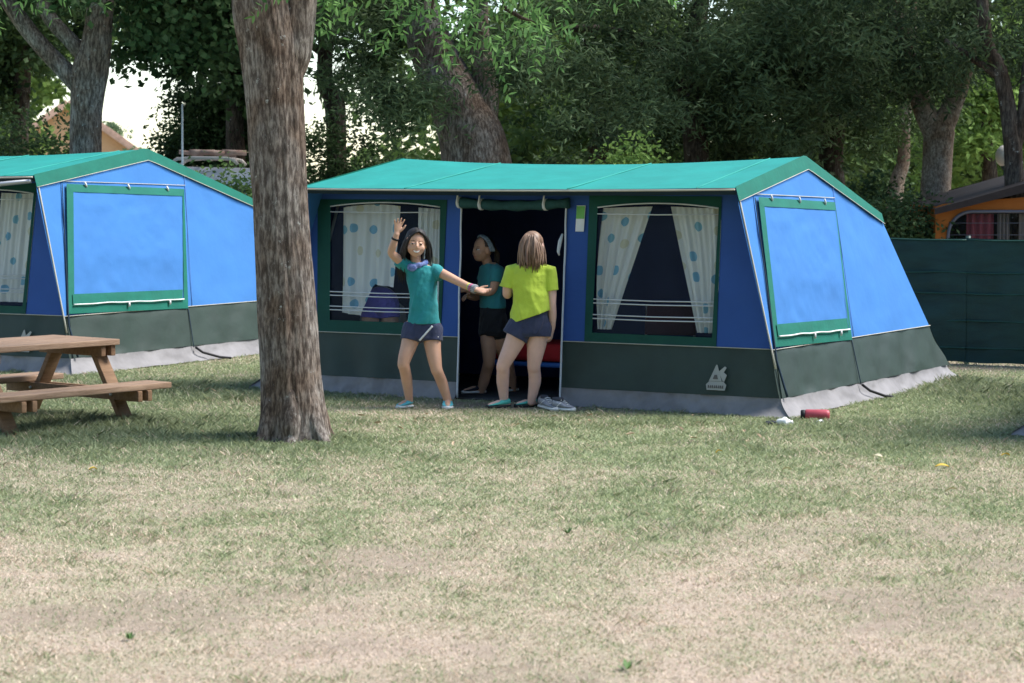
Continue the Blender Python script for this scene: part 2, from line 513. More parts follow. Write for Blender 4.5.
# ------------------------------------------------------------------ grass blades (one stuff object)
def make_grass():
    N = 950000
    # sample depth so that near ground gets more blades
    y = 6.3 + (26.5 - 6.3) * rng.random(N) ** 1.15
    x = (rng.random(N) * 2 - 1) * (0.26 * y + 0.7)
    dr = dryness(x, y); br = bareness(x, y)
    u, v = tent_uv(x, y)
    inside = (u > -TW - 0.02) & (u < 0.02) & (v > 0.0) & (v < TD)
    keep = ~inside & (rng.random(N) > br * 0.93) & (rng.random(N) < 0.45 + 0.55 * (1 - dr) + 0.15)
    # straight foot of the left and right tents are left to overlap with their skirts
    x, y, dr, u, v = x[keep], y[keep], dr[keep], u[keep], v[keep]
    n = len(x)
    tall = 0.42 * blob(x, y, -3.5, 16.1, 1.35, 0.9) + 0.30 * blob(x, y, -1.48, 15.50, 0.5, 0.16) + 0.28 * blob(x, y, -2.9, 19.0, 1.2, 1.0) + 0.10 * smooth(0.5, 0.75, fbm(x, y, 1.1, 71, 3)) * smooth(13.5, 15.5, y)
    tall = tall + 0.35 * blob(x, y, 4.0, 18.9, 0.7, 1.0) + 0.3 * blob(x, y, 3.75, 20.0, 0.35, 0.35)
    tuft = smooth(0.58, 0.8, fbm(x, y, 4.5, 60, 3))
    h = (0.010 + 0.014 * rng.random(n)) * (1 + 0.9 * tuft) * (1.15 - 0.4 * dr) + 0.16 * tall * (0.5 + 0.7 * rng.random(n))
    h = h * np.where(y < 10, 0.9, 1.0)
    wd = (0.0011 + 0.0015 * rng.random(n)) * (0.75 + y / 22) * (1 + 0.6 * tall)
    ang = rng.random(n) * 2 * np.pi
    lean = (0.5 + 1.3 * rng.random(n)) * h * (1 - 0.35 * np.clip(tall * 2, 0, 1))
    flat = rng.random(n) < (0.12 + 0.30 * dr)                # lying straw
    lean = np.where(flat, 0.014 + 0.020 * rng.random(n), lean); h = np.where(flat, 0.004 + 0.01 * rng.random(n), h)
    la = rng.random(n) * 2 * np.pi
    z = ground_h(x, y) - 0.003
    bx, by = np.cos(ang) * wd, np.sin(ang) * wd
    lx, ly = np.cos(la) * lean, np.sin(la) * lean
    co = np.empty((n, 5, 3), np.float32)
    co[:, 0] = np.stack([x - bx, y - by, z], -1)
    co[:, 1] = np.stack([x + bx, y + by, z], -1)
    co[:, 2] = np.stack([x + lx * 0.4 + bx * 0.8, y + ly * 0.4 + by * 0.8, z + h * 0.62], -1)
    co[:, 3] = np.stack([x + lx, y + ly, z + h], -1)
    co[:, 4] = np.stack([x + lx * 0.4 - bx * 0.8, y + ly * 0.4 - by * 0.8, z + h * 0.62], -1)
    base = np.arange(n, dtype=np.int32)[:, None] * 5
    tri = base + np.array([[0, 1, 2, 3, 4]], np.int32)
    me = bpy.data.meshes.new('grass')
    mesh_fill(me, co.reshape(-1, 3), tri)
    g1 = np.array([0.21, 0.255, 0.130]); g2 = np.array([0.425, 0.475, 0.270])
    s1 = np.array([0.50, 0.39, 0.29]); s2 = np.array([0.82, 0.69, 0.54])
    t = rng.random(n)[:, None]
    lush = np.clip(tall * 1.6, 0, 1)[:, None]
    g = (g1 + (g2 - g1) * t) * (1 - 0.45 * lush)
    s = s1 + (s2 - s1) * t
    isdry = (rng.random(n) < np.clip(0.05 + 0.78 * dr ** 1.1 - 0.4 * lush[:, 0], 0.03, 0.95)) | flat & (rng.random(n) < 0.6)
    c = np.where(isdry[:, None], s, g)
    cc = np.ones((n, 5, 4), np.float32); cc[:, :, :3] = c[:, None, :]
    a = me.attributes.new('blade', 'FLOAT_COLOR', 'POINT'); a.data.foreach_set('color', cc.reshape(-1))
    m = bpy.data.materials.new('grass_blades'); m.use_nodes = True
    nn = m.node_tree; p = nn.nodes['Principled BSDF']; p.inputs['Roughness'].default_value = 0.6; p.inputs['Specular IOR Level'].default_value = 0.25
    ac = nn.nodes.new('ShaderNodeAttribute'); ac.attribute_name = 'blade'
    nn.links.new(ac.outputs['Color'], p.inputs['Base Color'])
    tr = nn.nodes.new('ShaderNodeBsdfTranslucent'); mx = nn.nodes.new('ShaderNodeMixShader'); mx.inputs[0].default_value = 0.3
    nn.links.new(ac.outputs['Color'], tr.inputs[0]); nn.links.new(p.outputs[0], mx.inputs[1]); nn.links.new(tr.outputs[0], mx.inputs[2])
    nn.links.new(mx.outputs[0], nn.nodes['Material Output'].inputs[0])
    me.materials.append(m)
    o = bpy.data.objects.new('grass', me); COL.objects.link(o)
    tag(o, 'short patchy grass, straw coloured in front and taller under the picnic table', 'grass', kind='stuff')
make_grass()

# ------------------------------------------------------------------ frame tent
KS = 0.253            # inward lean of the side walls
KF = 0.2              # backward lean of the front wall
CU, CV = -TW / 2, TD / 2
def L(u, v, z): return Vector((u - CU, v - CV, z))
PROF = dict(A=(0.03, 1.705), B=(1.49, 1.955), C=(2.86, 1.47))
def side(sgn, v, z, off=0.0):
    """point on the right (sgn 1) or left (-1) wall"""
    u = -KS * z + off
    return L(u, v, z) if sgn > 0 else L(-TW - u, v, z)
def vrear(z): return TD - (TD - PROF['C'][0]) * z / PROF['C'][1]
def fr(u, z, off=0.0): return L(u, KF * z - off, z)      # point on the front wall; off = towards the camera

def uv_from(me, fn):
    uvl = me.uv_layers.new(name='UVMap')
    for lp in me.loops:
        uvl.data[lp.index].uv = fn(me.vertices[lp.vertex_index].co)

def curtain(parent, quad, seed, sweep=0.0, depth=0.05, gather=None, arch=0.0, lift=None):
    """quad: TL, TR, BL, BR as (u, z); sweep bows the inner edge"""
    TL, TR, BL, BR = quad
    nx, ny = 44, 26
    mb = MB(); vs = []; uvs = []
    wtop = abs(TR[0] - TL[0])
    for j in range(ny + 1):
        t = j / ny
        for i in range(nx + 1):
            s = i / nx
            tt = t
            e0 = TL[0] + (BL[0] - TL[0]) * t; e1 = TR[0] + (BR[0] - TR[0]) * t
            bow = sweep * math.sin(math.pi * min(1, t * 1.0)) 
            if sweep > 0: e1 += bow
            if sweep < 0: e0 += bow
            u = e0 + (e1 - e0) * s
            z = (TL[1] + (TR[1] - TL[1]) * s) * (1 - t) + ((BL[1] + (BR[1] - BL[1]) * s) if lift is None else lift(s)) * t + arch * 4 * s * (1 - s) * (1 - t)
            rip = 0.016 * math.sin(s * 23 + seed + 0.8 * math.sin(t * 3 + seed)) * (0.5 + 0.7 * t) + 0.008 * math.sin(s * 51 + seed * 2)
            vs.append(L(u, KF * z + depth + rip, z)); uvs.append((s * max(wtop, 0.25) * 1.0 + seed, z + seed * 3))
    fs = [(j * (nx + 1) + i, j * (nx + 1) + i + 1, (j + 1) * (nx + 1) + i + 1, (j + 1) * (nx + 1) + i) for j in range(ny) for i in range(nx)]
    mb.add(vs, fs)
    o = mb.build('curtain', M['curtain'], parent)
    uvl = o.data.uv_layers.new(name='UVMap')
    for lp in o.data.loops: uvl.data[lp.index].uv = uvs[lp.vertex_index]
    return o

def quadf(TL, TR, BL, BR, off=0.0):
    return (lambda s: fr(BL[0] + (BR[0] - BL[0]) * s, BL[1] + (BR[1] - BL[1]) * s, off),
            lambda s: fr(TL[0] + (TR[0] - TL[0]) * s, TL[1] + (TR[1] - TL[1]) * s, off))

def skirt_strip(mb, p0, p1, outward, z0, nx, seed, flare=0.11, end0=None, end1=None):
    """grey mud flap from the wall foot at height z0 down to the ground, spreading outward;
    end0 / end1: sideways direction that the flap turns to at that end (tent corners)"""
    p0, p1 = Vector(p0), Vector(p1); out = Vector(outward)
    ny = 6; vs = []
    ln = (p1 - p0).length
    for j in range(ny + 1):
        t = j / ny
        for i in range(nx + 1):
            s = i / nx
            p = p0.lerp(p1, s)
            w_ = flare * (0.45 + 0.9 * (noise.noise(Vector((s * 7 + seed, seed, 0.3))) * 0.5 + 0.5))
            dr = out.copy(); k = 0.0
            for e, dist in ((end0, s * ln), (end1, (1 - s) * ln)):
                if e is not None:
                    k = max(0.0, 1 - dist / 0.55)
                    dr = dr + Vector(e) * k ** 2
                    w_ = w_ * (1 - k) + 0.14 * k
            wr = min(1.0, 3 * s, 3 * (1 - s))
            spread = t ** 1.7 * w_ + wr * (0.026 * noise.noise(Vector((s * 17 + seed, t * 2, seed))) + 0.016 * noise.noise(Vector((s * 41 + seed, t * 3, seed)))) * (0.3 + t)
            zz = z0 * (1 - t) + 0.006 * t + (0.014 * wr * noise.noise(Vector((s * 9 + seed, 5, 1))) if j == ny else 0)
            vs.append(Vector((p.x, p.y, max(zz, 0.002))) + dr * spread)
    fs = [(j * (nx + 1) + i, (j + 1) * (nx + 1) + i, (j + 1) * (nx + 1) + i + 1, j * (nx + 1) + i + 1) for j in range(ny) for i in range(nx)]
    mb.add(vs, fs)

def make_tent():
    T = empty('frame_tent', (0, 0, 0))
    A, B, C = PROF['A'], PROF['B'], PROF['C']
    ZG, ZS = 0.50, 0.14
    # ---- side walls
    for sg in (1, -1):
        bot = seg2(side(sg, 0.012, ZG), side(sg, vrear(ZG), ZG))
        top = lin([(0, side(sg, *A)), (0.47, side(sg, *B)), (1, side(sg, *C))])
        mb = MB(); mb.ruled(bot, top, 60, 40, 0.012, 1.8, 4.0 + sg)
        mb.build('side_wall', M['blue'], T)
        mb = MB(); mb.ruled(seg2(side(sg, 0.004, ZS), side(sg, vrear(ZS), ZS)), bot, 70, 14, 0.012, 3.0, 9.0 + sg, fold=0.030)
        mb.build('lower_side_wall', M['dgreen'], T)
        mb = MB()
        skirt_strip(mb, side(sg, 0.004, ZS), side(sg, vrear(ZS), ZS), (sg, 0, 0), ZS, 110, 3.3 + sg, 0.10, (0, -1, 0), (0, 1, 0))
        mb.build('mud_skirt', M['skirt'], T)
        # gable band: hangs from the roof edge, 1 cm proud
        gb = lambda off, dz: lin([(0, side(sg, A[0] - 0.01, A[1] - dz, off)), (0.47, side(sg, B[0], B[1] - dz * 1.05, off)), (1, side(sg, C[0] + 0.04, C[1] - dz * 0.8, off))])
        mb = MB(); mb.ruled(gb(0.014, 0.095), gb(0.012, -0.012), 50, 3, 0.004, 5, 2)
        gbo = mb.build('gable_band', M['band'], T)
        mb = MB(); f = gb(0.019, 0.097); mb.tube([f(i / 30) for i in range(31)], 0.0035, 5)
        mb.build('piping', M['pipe'], gbo)
        # seam lines
        for f, rr_ in ((seg2(side(sg, 0.02, ZG, 0.012), side(sg, vrear(ZG), ZG, 0.012)), 0.0040), (seg2(side(sg, 0.30, 1.66, 0.010), side(sg, 1.92, 1.62, 0.010)), 0.0035),
                       (seg2(side(sg, A[0] + 0.02, A[1] - 0.06, 0.006), side(sg, 0.016, 0.36, 0.006)), 0.0075)):
            mb = MB(); mb.tube([f(i / 10) for i in range(11)], rr_, 5); mb.build('piping', M['pipe'], T)
        mb = MB()
        f = seg2(side(sg, 1.95, 1.72, 0.006), side(sg, 1.66, 0.50, 0.010)); mb.tube([f(i / 10) for i in range(11)], 0.003, 5)
        mb.build('wall_seam', M['bseam'], T)
        mb = MB()
        f = lin([(0, side(sg, 0.33, 1.63, 0.010)), (0.8, side(sg, 0.05, 0.42, 0.014)), (1, side(sg, 0.06, 0.15, 0.03))]); mb.tube([f(i / 20) for i in range(21)], [0.004 + 0.006 * (i / 20) for i in range(21)], 5)
        mb.build('dark_seam', M['seam'], T); mb = MB()
        f = seg2(side(sg, 1.60, 0.5, 0.010), side(sg, 1.54, 0.13, 0.03)); mb.tube([f(i / 8) for i in range(9)], 0.0045, 5)
        mb.build('dark_seam', M['seam'], T)
        mb = MB(); mb.tube([side(sg, 1.56, 0.13, 0.03), side(sg, 1.60, 0.08, 0.07), side(sg, 1.74, 0.03, 0.13), side(sg, 1.86, 0.012, 0.16)], 0.011, 6)
        mb.build('peg_strap', M['black'], T)
        # rolled-down window cover
        if True:
            o4 = [(0.07, 0.52), (1.589, 0.485), (1.885, 1.585), (0.374, 1.636)]
            i4 = [(0.150, 0.60), (1.545, 0.575), (1.83, 1.52), (0.425, 1.565)]
            wc = MB()
            P = [side(sg, a, b, 0.024) for a, b in i4]
            wc.ruled(seg2(P[0], P[1]), seg2(P[3], P[2]), 44, 30, 0.013, 4.5, 7, fold=0.0)
            wco = wc.build('window_cover', M['blue'], T)
            fb = MB()
            for k in range(4):
                a0, a1 = o4[k], o4[(k + 1) % 4]; b0, b1 = i4[k], i4[(k + 1) % 4]
                fb.ruled(seg2(side(sg, *a0, 0.020), side(sg, *a1, 0.020)), seg2(side(sg, *b0, 0.030), side(sg, *b1, 0.030)), 24, 2, 0.003, 6, k)
            fb.build('cover_border', M['band'], wco)
            lb = MB(); 
            lb.ruled(seg2(side(sg, 0.13, 0.60, 0.036), side(sg, 1.52, 0.575, 0.036)), seg2(side(sg, 0.150, 0.685, 0.034), side(sg, 1.555, 0.66, 0.034)), 30, 4, 0.006, 6, 3)
            lb.build('cover_hem', M['band'], wco)
            cd = MB(); f = lambda s: side(sg, 0.13 + 1.40 * s, 0.597 - 0.024 * s + 0.010 * noise.noise(Vector((s * 5, 2, 7))), 0.045)
            cd.tube([f(i / 24) for i in range(25)], 0.0065, 6)
            cd.build('cover_cord', M['white'], wco)
            for q in (0.12, 0.5, 0.86):
                tg = MB(); a = side(sg, 0.42 + 1.42 * q, 1.635 - 0.05 * q, 0.035)
                tg.tube([a + Vector((0, -0.012, 0.02)), a, a + Vector((0, 0.012, -0.022))], [0.007, 0.010, 0.007], 6)
                tg.build('toggle', M['white'], wco)
            for q in (0.48, 0.86):
                tg = MB(); a = side(sg, 0.13 + 1.40 * q, 0.575 - 0.024 * q, 0.045)
                tg.tube([a + Vector((0, 0, 0.02)), a, a + Vector((0, 0, -0.022))], [0.008, 0.010, 0.008], 6)
                tg.build('toggle', M['white'], wco)
    # ---- rear wall
    uR = lambda z: -KS * z
    rb = lambda z: seg2(L(uR(z), vrear(z), z), L(-TW - uR(z), vrear(z), z))
    mb = MB(); mb.ruled(rb(ZG), rb(C[1]), 40, 12, 0.01, 2, 21); mb.build('rear_wall', M['blue'], T)
    mb = MB(); mb.ruled(rb(0.0), rb(ZG), 40, 6, 0.01, 2, 22); mb.build('lower_rear_wall', M['dgreen'], T)
    # ---- roof
    def rl(v, z, sag, ext=0.012):
        a = L(uR(z) + ext, v, z); b = L(-TW - uR(z) - ext, v, z)
        return lambda s: a.lerp(b, s) - Vector((0, 0, sag * 4 * s * (1 - s)))
    eave = rl(A[0] - 0.03, A[1], 0.012); ridge = rl(B[0], B[1], 0.058); re_ = rl(C[0] + 0.04, C[1] - 0.01, 0.03)
    mb = MB(); mb.ruled(eave, ridge, 80, 20, 0.010, 1.4, 31); mb.ruled(ridge, re_, 80, 16, 0.008, 1.4, 31)
    roof = mb.build('roof', M['teal'], T)
    mb = MB(); f = eave; mb.tube([f(i / 40) + Vector((0, -0.006, -0.012)) for i in range(41)], 0.0085, 6)
    mb.build('eave_piping', M['pipe'], roof)
    # front valance hem under the eave, folded inward
    mb = MB(); mb.ruled(lambda s: eave(s) + Vector((0, 0.05, -0.05)), lambda s: eave(s) + Vector((0, 0.0, -0.006)), 40, 2)
    mb.build('eave_hem', M['seam'], roof)
    for s0 in (0.08, 0.36, 0.74):
        sm = MB(); sm.tube([eave(s0).lerp(ridge(s0), t / 12) + Vector((0, 0, 0.004 + 0.0035 * 0)) for t in range(13)], 0.0045, 5)
        sm.build('roof_seam', mat('teal_seam', (0.03, 0.30, 0.245), 0.7), roof)
    # ---- front wall: blue pieces
    LW = dict(TL=(-4.425, 1.605), TR=(-3.14, 1.605), BL=(-4.285, ZG), BR=(-3.07, ZG))
    RW = dict(TL=(-1.825, 1.645), TR=(-0.675, 1.64), BL=(-1.745, ZG), BR=(-0.61, ZG))
    D0 = lambda z: -2.845 - 0.095 * z; D1 = lambda z: -1.905 - 0.072 * z
    ZT = 1.70
    def piece(TL, TR, BL, BR, nx, ny, seed):
        b, t = quadf(TL, TR, BL, BR); mb.ruled(b, t, nx, ny, 0.006, 2.5, seed)
    mb = MB()
    uLf = lambda z: -TW + KS * z
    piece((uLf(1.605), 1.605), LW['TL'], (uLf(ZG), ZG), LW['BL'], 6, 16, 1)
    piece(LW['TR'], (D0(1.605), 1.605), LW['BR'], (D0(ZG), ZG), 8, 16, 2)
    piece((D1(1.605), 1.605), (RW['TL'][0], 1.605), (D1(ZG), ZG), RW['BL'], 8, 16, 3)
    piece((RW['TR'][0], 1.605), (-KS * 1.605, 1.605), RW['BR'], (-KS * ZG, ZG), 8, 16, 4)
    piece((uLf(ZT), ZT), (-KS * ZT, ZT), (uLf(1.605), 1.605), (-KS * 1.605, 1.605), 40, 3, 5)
    fw = mb.build('front_wall', M['blue_shaded'], T)
    # lower green walls and skirts left and right of the door
    for u0, u1, sd in ((lambda z: -TW + KS * z, D0, 5.0), (D1, lambda z: -KS * z, 8.0)):
        mb = MB(); mb.ruled(lambda s: fr(u0(ZS) + (u1(ZS) - u0(ZS)) * s, ZS), lambda s: fr(u0(ZG) + (u1(ZG) - u0(ZG)) * s, ZG), 60, 12, 0.008, 3, sd, fold=0.022)
        mb.build('lower_front_wall', M['dgreen'], T)
        mb = MB(); skirt_strip(mb, fr(u0(ZS), ZS), fr(u1(ZS), ZS), (0, -1, 0), ZS, 120, sd, 0.08, (-1, 0, 0) if sd == 5.0 else None, (1, 0, 0) if sd == 8.0 else None)
        mb.build('mud_skirt', M['skirt'], T)
        mb = MB(); f = lambda s: fr(u0(ZG) + (u1(ZG) - u0(ZG)) * s, ZG, 0.010); mb.tube([f(i / 20) for i in range(21)], 0.004, 5)
        mb.build('piping', M['pipe'], T)
    # ---- front windows
    for W_, I_ in ((LW, dict(TL=(-4.28, 1.545), TR=(-3.195, 1.54), BL=(-4.165, 0.60), BR=(-3.10, 0.60))),
                   (RW, dict(TL=(-1.735, 1.55), TR=(-0.69, 1.55), BL=(-1.68, 0.575), BR=(-0.65, 0.57)))):
        win = MB()
        oc = [W_['BL'], W_['BR'], W_['TR'], W_['TL']]; ic = [I_['BL'], I_['BR'], I_['TR'], I_['TL']]
        for k in range(4):
            a0, a1 = oc[k], oc[(k + 1) % 4]; b0, b1 = ic[k], ic[(k + 1) % 4]
            arch = 0.035 if k == 2 else 0.0
            win.ruled(seg2(fr(*a0, 0.006), fr(*a1, 0.006)),
                      (lambda b0, b1, arch: (lambda s: fr(b0[0] + (b1[0] - b0[0]) * s, b0[1] + (b1[1] - b0[1]) * s + arch * 4 * s * (1 - s), 0.012)))(b0, b1, arch), 20, 3, 0.003, 5, k)
        wo = win.build('window', M['band_shaded'], T)
        pn = MB(); 
        pn.ruled(lambda s: fr(I_['BL'][0] + (I_['BR'][0] - I_['BL'][0]) * s, I_['BL'][1], 0.0),
                 lambda s: fr(I_['TL'][0] + (I_['TR'][0] - I_['TL'][0]) * s, I_['TL'][1] + 0.035 * 4 * s * (1 - s), 0.0), 20, 14, 0.006, 3, 4)
        pn.build('pane', M['pane'], wo)
        ed = MB(); ed.tube([fr(I_['TL'][0] + (I_['TR'][0] - I_['TL'][0]) * s / 20, I_['TL'][1] + 0.035 * 4 * s / 20 * (1 - s / 20), 0.016) for s in range(21)], 0.006, 5)
        ed.build('window_edging', M['rail'], wo)
        for z in (1.50, 0.835, 0.805, 0.715, 0.685):
            f = (z - I_['BL'][1]) / (I_['TL'][1] - I_['BL'][1])
            u0 = I_['BL'][0] + (I_['TL'][0] - I_['BL'][0]) * f; u1 = I_['BR'][0] + (I_['TR'][0] - I_['BR'][0]) * f
            rm = MB(); rm.tube([fr(u0, z, 0.012), fr((u0 + u1) / 2, z - 0.004, 0.014), fr(u1, z + 0.003, 0.012)], 0.0052, 6)
            rm.build('window_cord', M['rail'], wo)
    # ---- door: rolled flap, zips
    mb = MB(); f = lambda s: L(-3.02 + 1.03 * s, KF * 1.58 - 0.03, 1.585 - 0.025 * math.sin(s * 3.1))
    mb.tube([f(i / 20) for i in range(21)], [0.040 + 0.006 * math.sin(i * 1.3) for i in range(21)], 12)
    roll = mb.build('rolled_door', mat('faded_green_canvas', (0.022, 0.075, 0.075), 0.85, 0.25, 12), T)
    for s in (0.02, 0.22, 0.80):
        tm = MB(); c = f(s); tm.tube([c + Vector((-0.012 , 0, 0)), c + Vector((0.012, 0, 0))], 0.048, 12)
        tm.tube([c + Vector((0, -0.05, 0.0)), c + Vector((0.005, -0.03, 0.11))], 0.008, 6)
        tm.build('tie', M['rail'], roll)
    for fn, sd in ((D0, 1.0), (D1, 2.0)):
        zp = MB()
        zp.tube([fr(fn(z) + 0.010 * noise.noise(Vector((z * 3, sd, 1))), z, 0.014) for z in np.linspace(0.02, 1.62, 30)], 0.0085, 6)
        zp.build('door_zip', M['rail'], T)
    zp = MB(); zp.tube([fr(-2.025, 1.34, 0.02), fr(-2.035, 1.28, 0.03), fr(-2.045, 1.20, 0.025), fr(-2.035, 1.17, 0.02)], [0.008, 0.018, 0.014, 0.006], 6)
    zp.build('zip_pull', M['rail'], T)
    # white and green label
    lm = MB(); b, t = quadf((-1.925, 1.565), (-1.845, 1.565), (-1.915, 1.36), (-1.84, 1.36), 0.014); lm.ruled(b, t, 4, 4)
    lab = lm.build('care_label', M['white'], T)
    lm = MB(); b, t = quadf((-1.922, 1.56), (-1.848, 1.56), (-1.918, 1.46), (-1.844, 1.46), 0.018); lm.ruled(b, t, 4, 4)
    lm.build('label_print', mat('label_green', (0.16, 0.42, 0.10), 0.6), lab)
    # emblem: pale mountain tent shape over a lettered base
    em = MB()
    def poly(pts, off):
        vs = [fr(-0.575 + x, 0.265 + z, off) for x, z in pts]; em.add(vs, [tuple(range(len(vs)))])
    poly([(-0.075, -0.085), (0.075, -0.085), (0.085, -0.045), (0.06, -0.02), (-0.06, -0.02), (-0.085, -0.045)], 0.022)
    poly([(-0.062, -0.018), (0.045, -0.018), (-0.002, 0.105), (-0.012, 0.105)], 0.024)
    poly([(0.052, -0.018), (0.066, -0.018), (0.082, 0.03), (0.055, 0.05), (0.075, 0.085), (0.06, 0.095), (0.012, 0.055)], 0.022)
    emb = em.build('emblem', mat('emblem_pale', (0.36, 0.36, 0.33), 0.7, 0.1), T, smooth=False)
    em = MB()
    for k in range(8):
        x0 = -0.066 + k * 0.0165
        poly([(x0, -0.070), (x0 + 0.011, -0.070), (x0 + 0.011, -0.048), (x0 + (0.004 if k % 2 else 0.0), -0.048)], 0.027)
    em.build('lettering', mat('emblem_print', (0.12, 0.11, 0.10), 0.7, 0.1), emb, smooth=False)
    em = MB(); poly([(-0.030, -0.002), (0.014, -0.002), (0.003, 0.03), (-0.018, 0.03)], 0.028)
    em.build('emblem_mark', bpy.data.materials['emblem_print'], emb, smooth=False)
    # ---- inside: frame legs, inner tent, groundsheet
    mb = MB()
    mb.ruled(seg2(L(-0.25, 1.9, 0.03), L(-TW + 0.25, 1.9, 0.03)), seg2(L(-0.55, 1.75, 1.85), L(-TW + 0.55, 1.75, 1.85)), 40, 14, 0.03, 1.5, 6)
    mb.ruled(seg2(L(-0.10, 0.1, 0.03), L(-0.25, 1.9, 0.03)), seg2(L(-0.47, 0.40, 1.62), L(-0.55, 1.75, 1.85)), 10, 10)
    mb.ruled(seg2(L(-TW + 0.10, 0.1, 0.03), L(-TW + 0.25, 1.9, 0.03)), seg2(L(-TW + 0.47, 0.40, 1.62), L(-TW + 0.55, 1.75, 1.85)), 10, 10)
    mb.build('inner_tent', M['inner'], T)
    mb = MB(); mb.box(L(-TW / 2, 1.0, 0.006), (TW - 0.3, 1.9, 0.012)); mb.build('groundsheet', M['sheet'], T)
    for u in (-0.55, -TW + 0.55):
        mb = MB(); mb.tube([L(u + (0.30 if u > -2 else -0.30), 0.10, 0.0), L(u, 0.42, 1.68)], 0.013, 8); mb.build('frame_leg', M['pole'], T)
    return T, LW, RW

tent, LW, RW = make_tent()
tent.location = RMAIN - (UD * TW / 2) + VD * (TD / 2)
tent.rotation_euler = (0, 0, TA)
tag(tent, 'blue frame tent with teal roof, open doorway and girls in front', 'tent', 'blue and green frame tents')

# copies before the curtains of the main tent are hung
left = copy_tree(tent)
la = math.radians(-28); sx, sy, sz = 1.06, 1.2, 1.06
lu = Vector((math.cos(la), math.sin(la), 0)); lv = Vector((-math.sin(la), math.cos(la), 0))
left.location = Vector((-3.975, 20.8, 0)) - lu * sx * TW / 2 + lv * sy * TD / 2
left.rotation_euler = (0, 0, la); left.scale = (sx, sy, sz)
tag(left, 'blue frame tent behind the picnic table, cut off by the picture edge', 'tent', 'blue and green frame tents')
right = copy_tree(tent)
rc = on_ground(1026, 435)
right.location = rc + UD * TW / 2 + VD * TD / 2
tag(right, 'tent almost wholly out of view, only its grey skirt corner showing at lower right', 'tent', 'blue and green frame tents')

# curtains
curtain(tent, ((-4.20, 1.535), (-3.62, 1.55), (-4.10, 0.66), (-3.60, 0.60)), 0.7, arch=0.02, lift=lambda s: 0.61 + 0.05 * (1 - s) + 0.27 * min(1, max(0, (s - 0.42) / 0.16)))
curtain(tent, ((-3.44, 1.54), (-3.20, 1.525), (-3.36, 0.62), (-3.13, 0.62)), 2.1)
curtain(tent, ((-1.72, 1.545), (-1.29, 1.56), (-1.66, 0.60), (-1.55, 0.60)), 4.4, sweep=-0.03)
c = curtain(tent, ((-1.12, 1.56), (-0.70, 1.545), (-0.80, 0.60), (-0.665, 0.60)), 5.3, sweep=0.03)
curtain(left, ((-1.735, 1.545), (-1.15, 1.555), (-1.65, 0.60), (-1.12, 0.60)), 8.2)
curtain(left, ((-1.12, 1.555), (-0.71, 1.545), (-1.08, 0.60), (-0.665, 0.60)), 9.9)
# slanting awning pole of the left tent
mb = MB(); mb.tube([L(-0.44, 0.0, 1.66), L(-1.1, -0.10, 1.60), L(-1.9, -0.2, 1.52)], 0.02, 8); mb.build('awning_pole', M['pole'], left)


# ================================================================== trees
def trunk_mesh(mb, pts, radii, seg=24, rough=0.02, seed=0.0, sub=10, furrow=7.0):
    """bark-ridged tube through pts (Catmull-Rom) with a radius per point"""
    P = [Vector(p) for p in pts]; n = len(P)
    cp, cr = [], []
    for i in range(n - 1):
        p0 = P[max(i - 1, 0)]; p1 = P[i]; p2 = P[i + 1]; p3 = P[min(i + 2, n - 1)]
        for k in range(sub):
            t = k / sub
            cp.append(0.5 * ((2 * p1) + (p2 - p0) * t + (2 * p0 - 5 * p1 + 4 * p2 - p3) * t * t + (3 * p1 - p0 - 3 * p2 + p3) * t ** 3))
            cr.append(radii[i] + (radii[i + 1] - radii[i]) * t)
    cp.append(P[-1]); cr.append(radii[-1])
    i0 = mb.n
    mb.tube(cp, cr, seg)
    if rough:
        m_ = len(cp)
        for i in range(m_):
            for k in range(seg):
                q = Vector(mb.v[i0 + i * seg + k]); c = cp[i]; dv = q - c
                an = 2 * math.pi * k / seg; R = cr[i]
                cx, cy = math.cos(an) * furrow * 0.5, math.sin(an) * furrow * 0.5
                h = noise.noise(Vector((cx, cy, q.z * 0.9 + seed))) * 0.6 + noise.noise(Vector((cx * 2.4, cy * 2.4, q.z * 1.8 + seed))) * 0.55
                h += 0.5 * noise.noise(Vector((cx * 0.35, cy * 0.35, q.z * 1.2 + seed * 2)))
                mb.v[i0 + i * seg + k] = tuple(c + dv * (1 + rough * h / max(R, 0.03)))

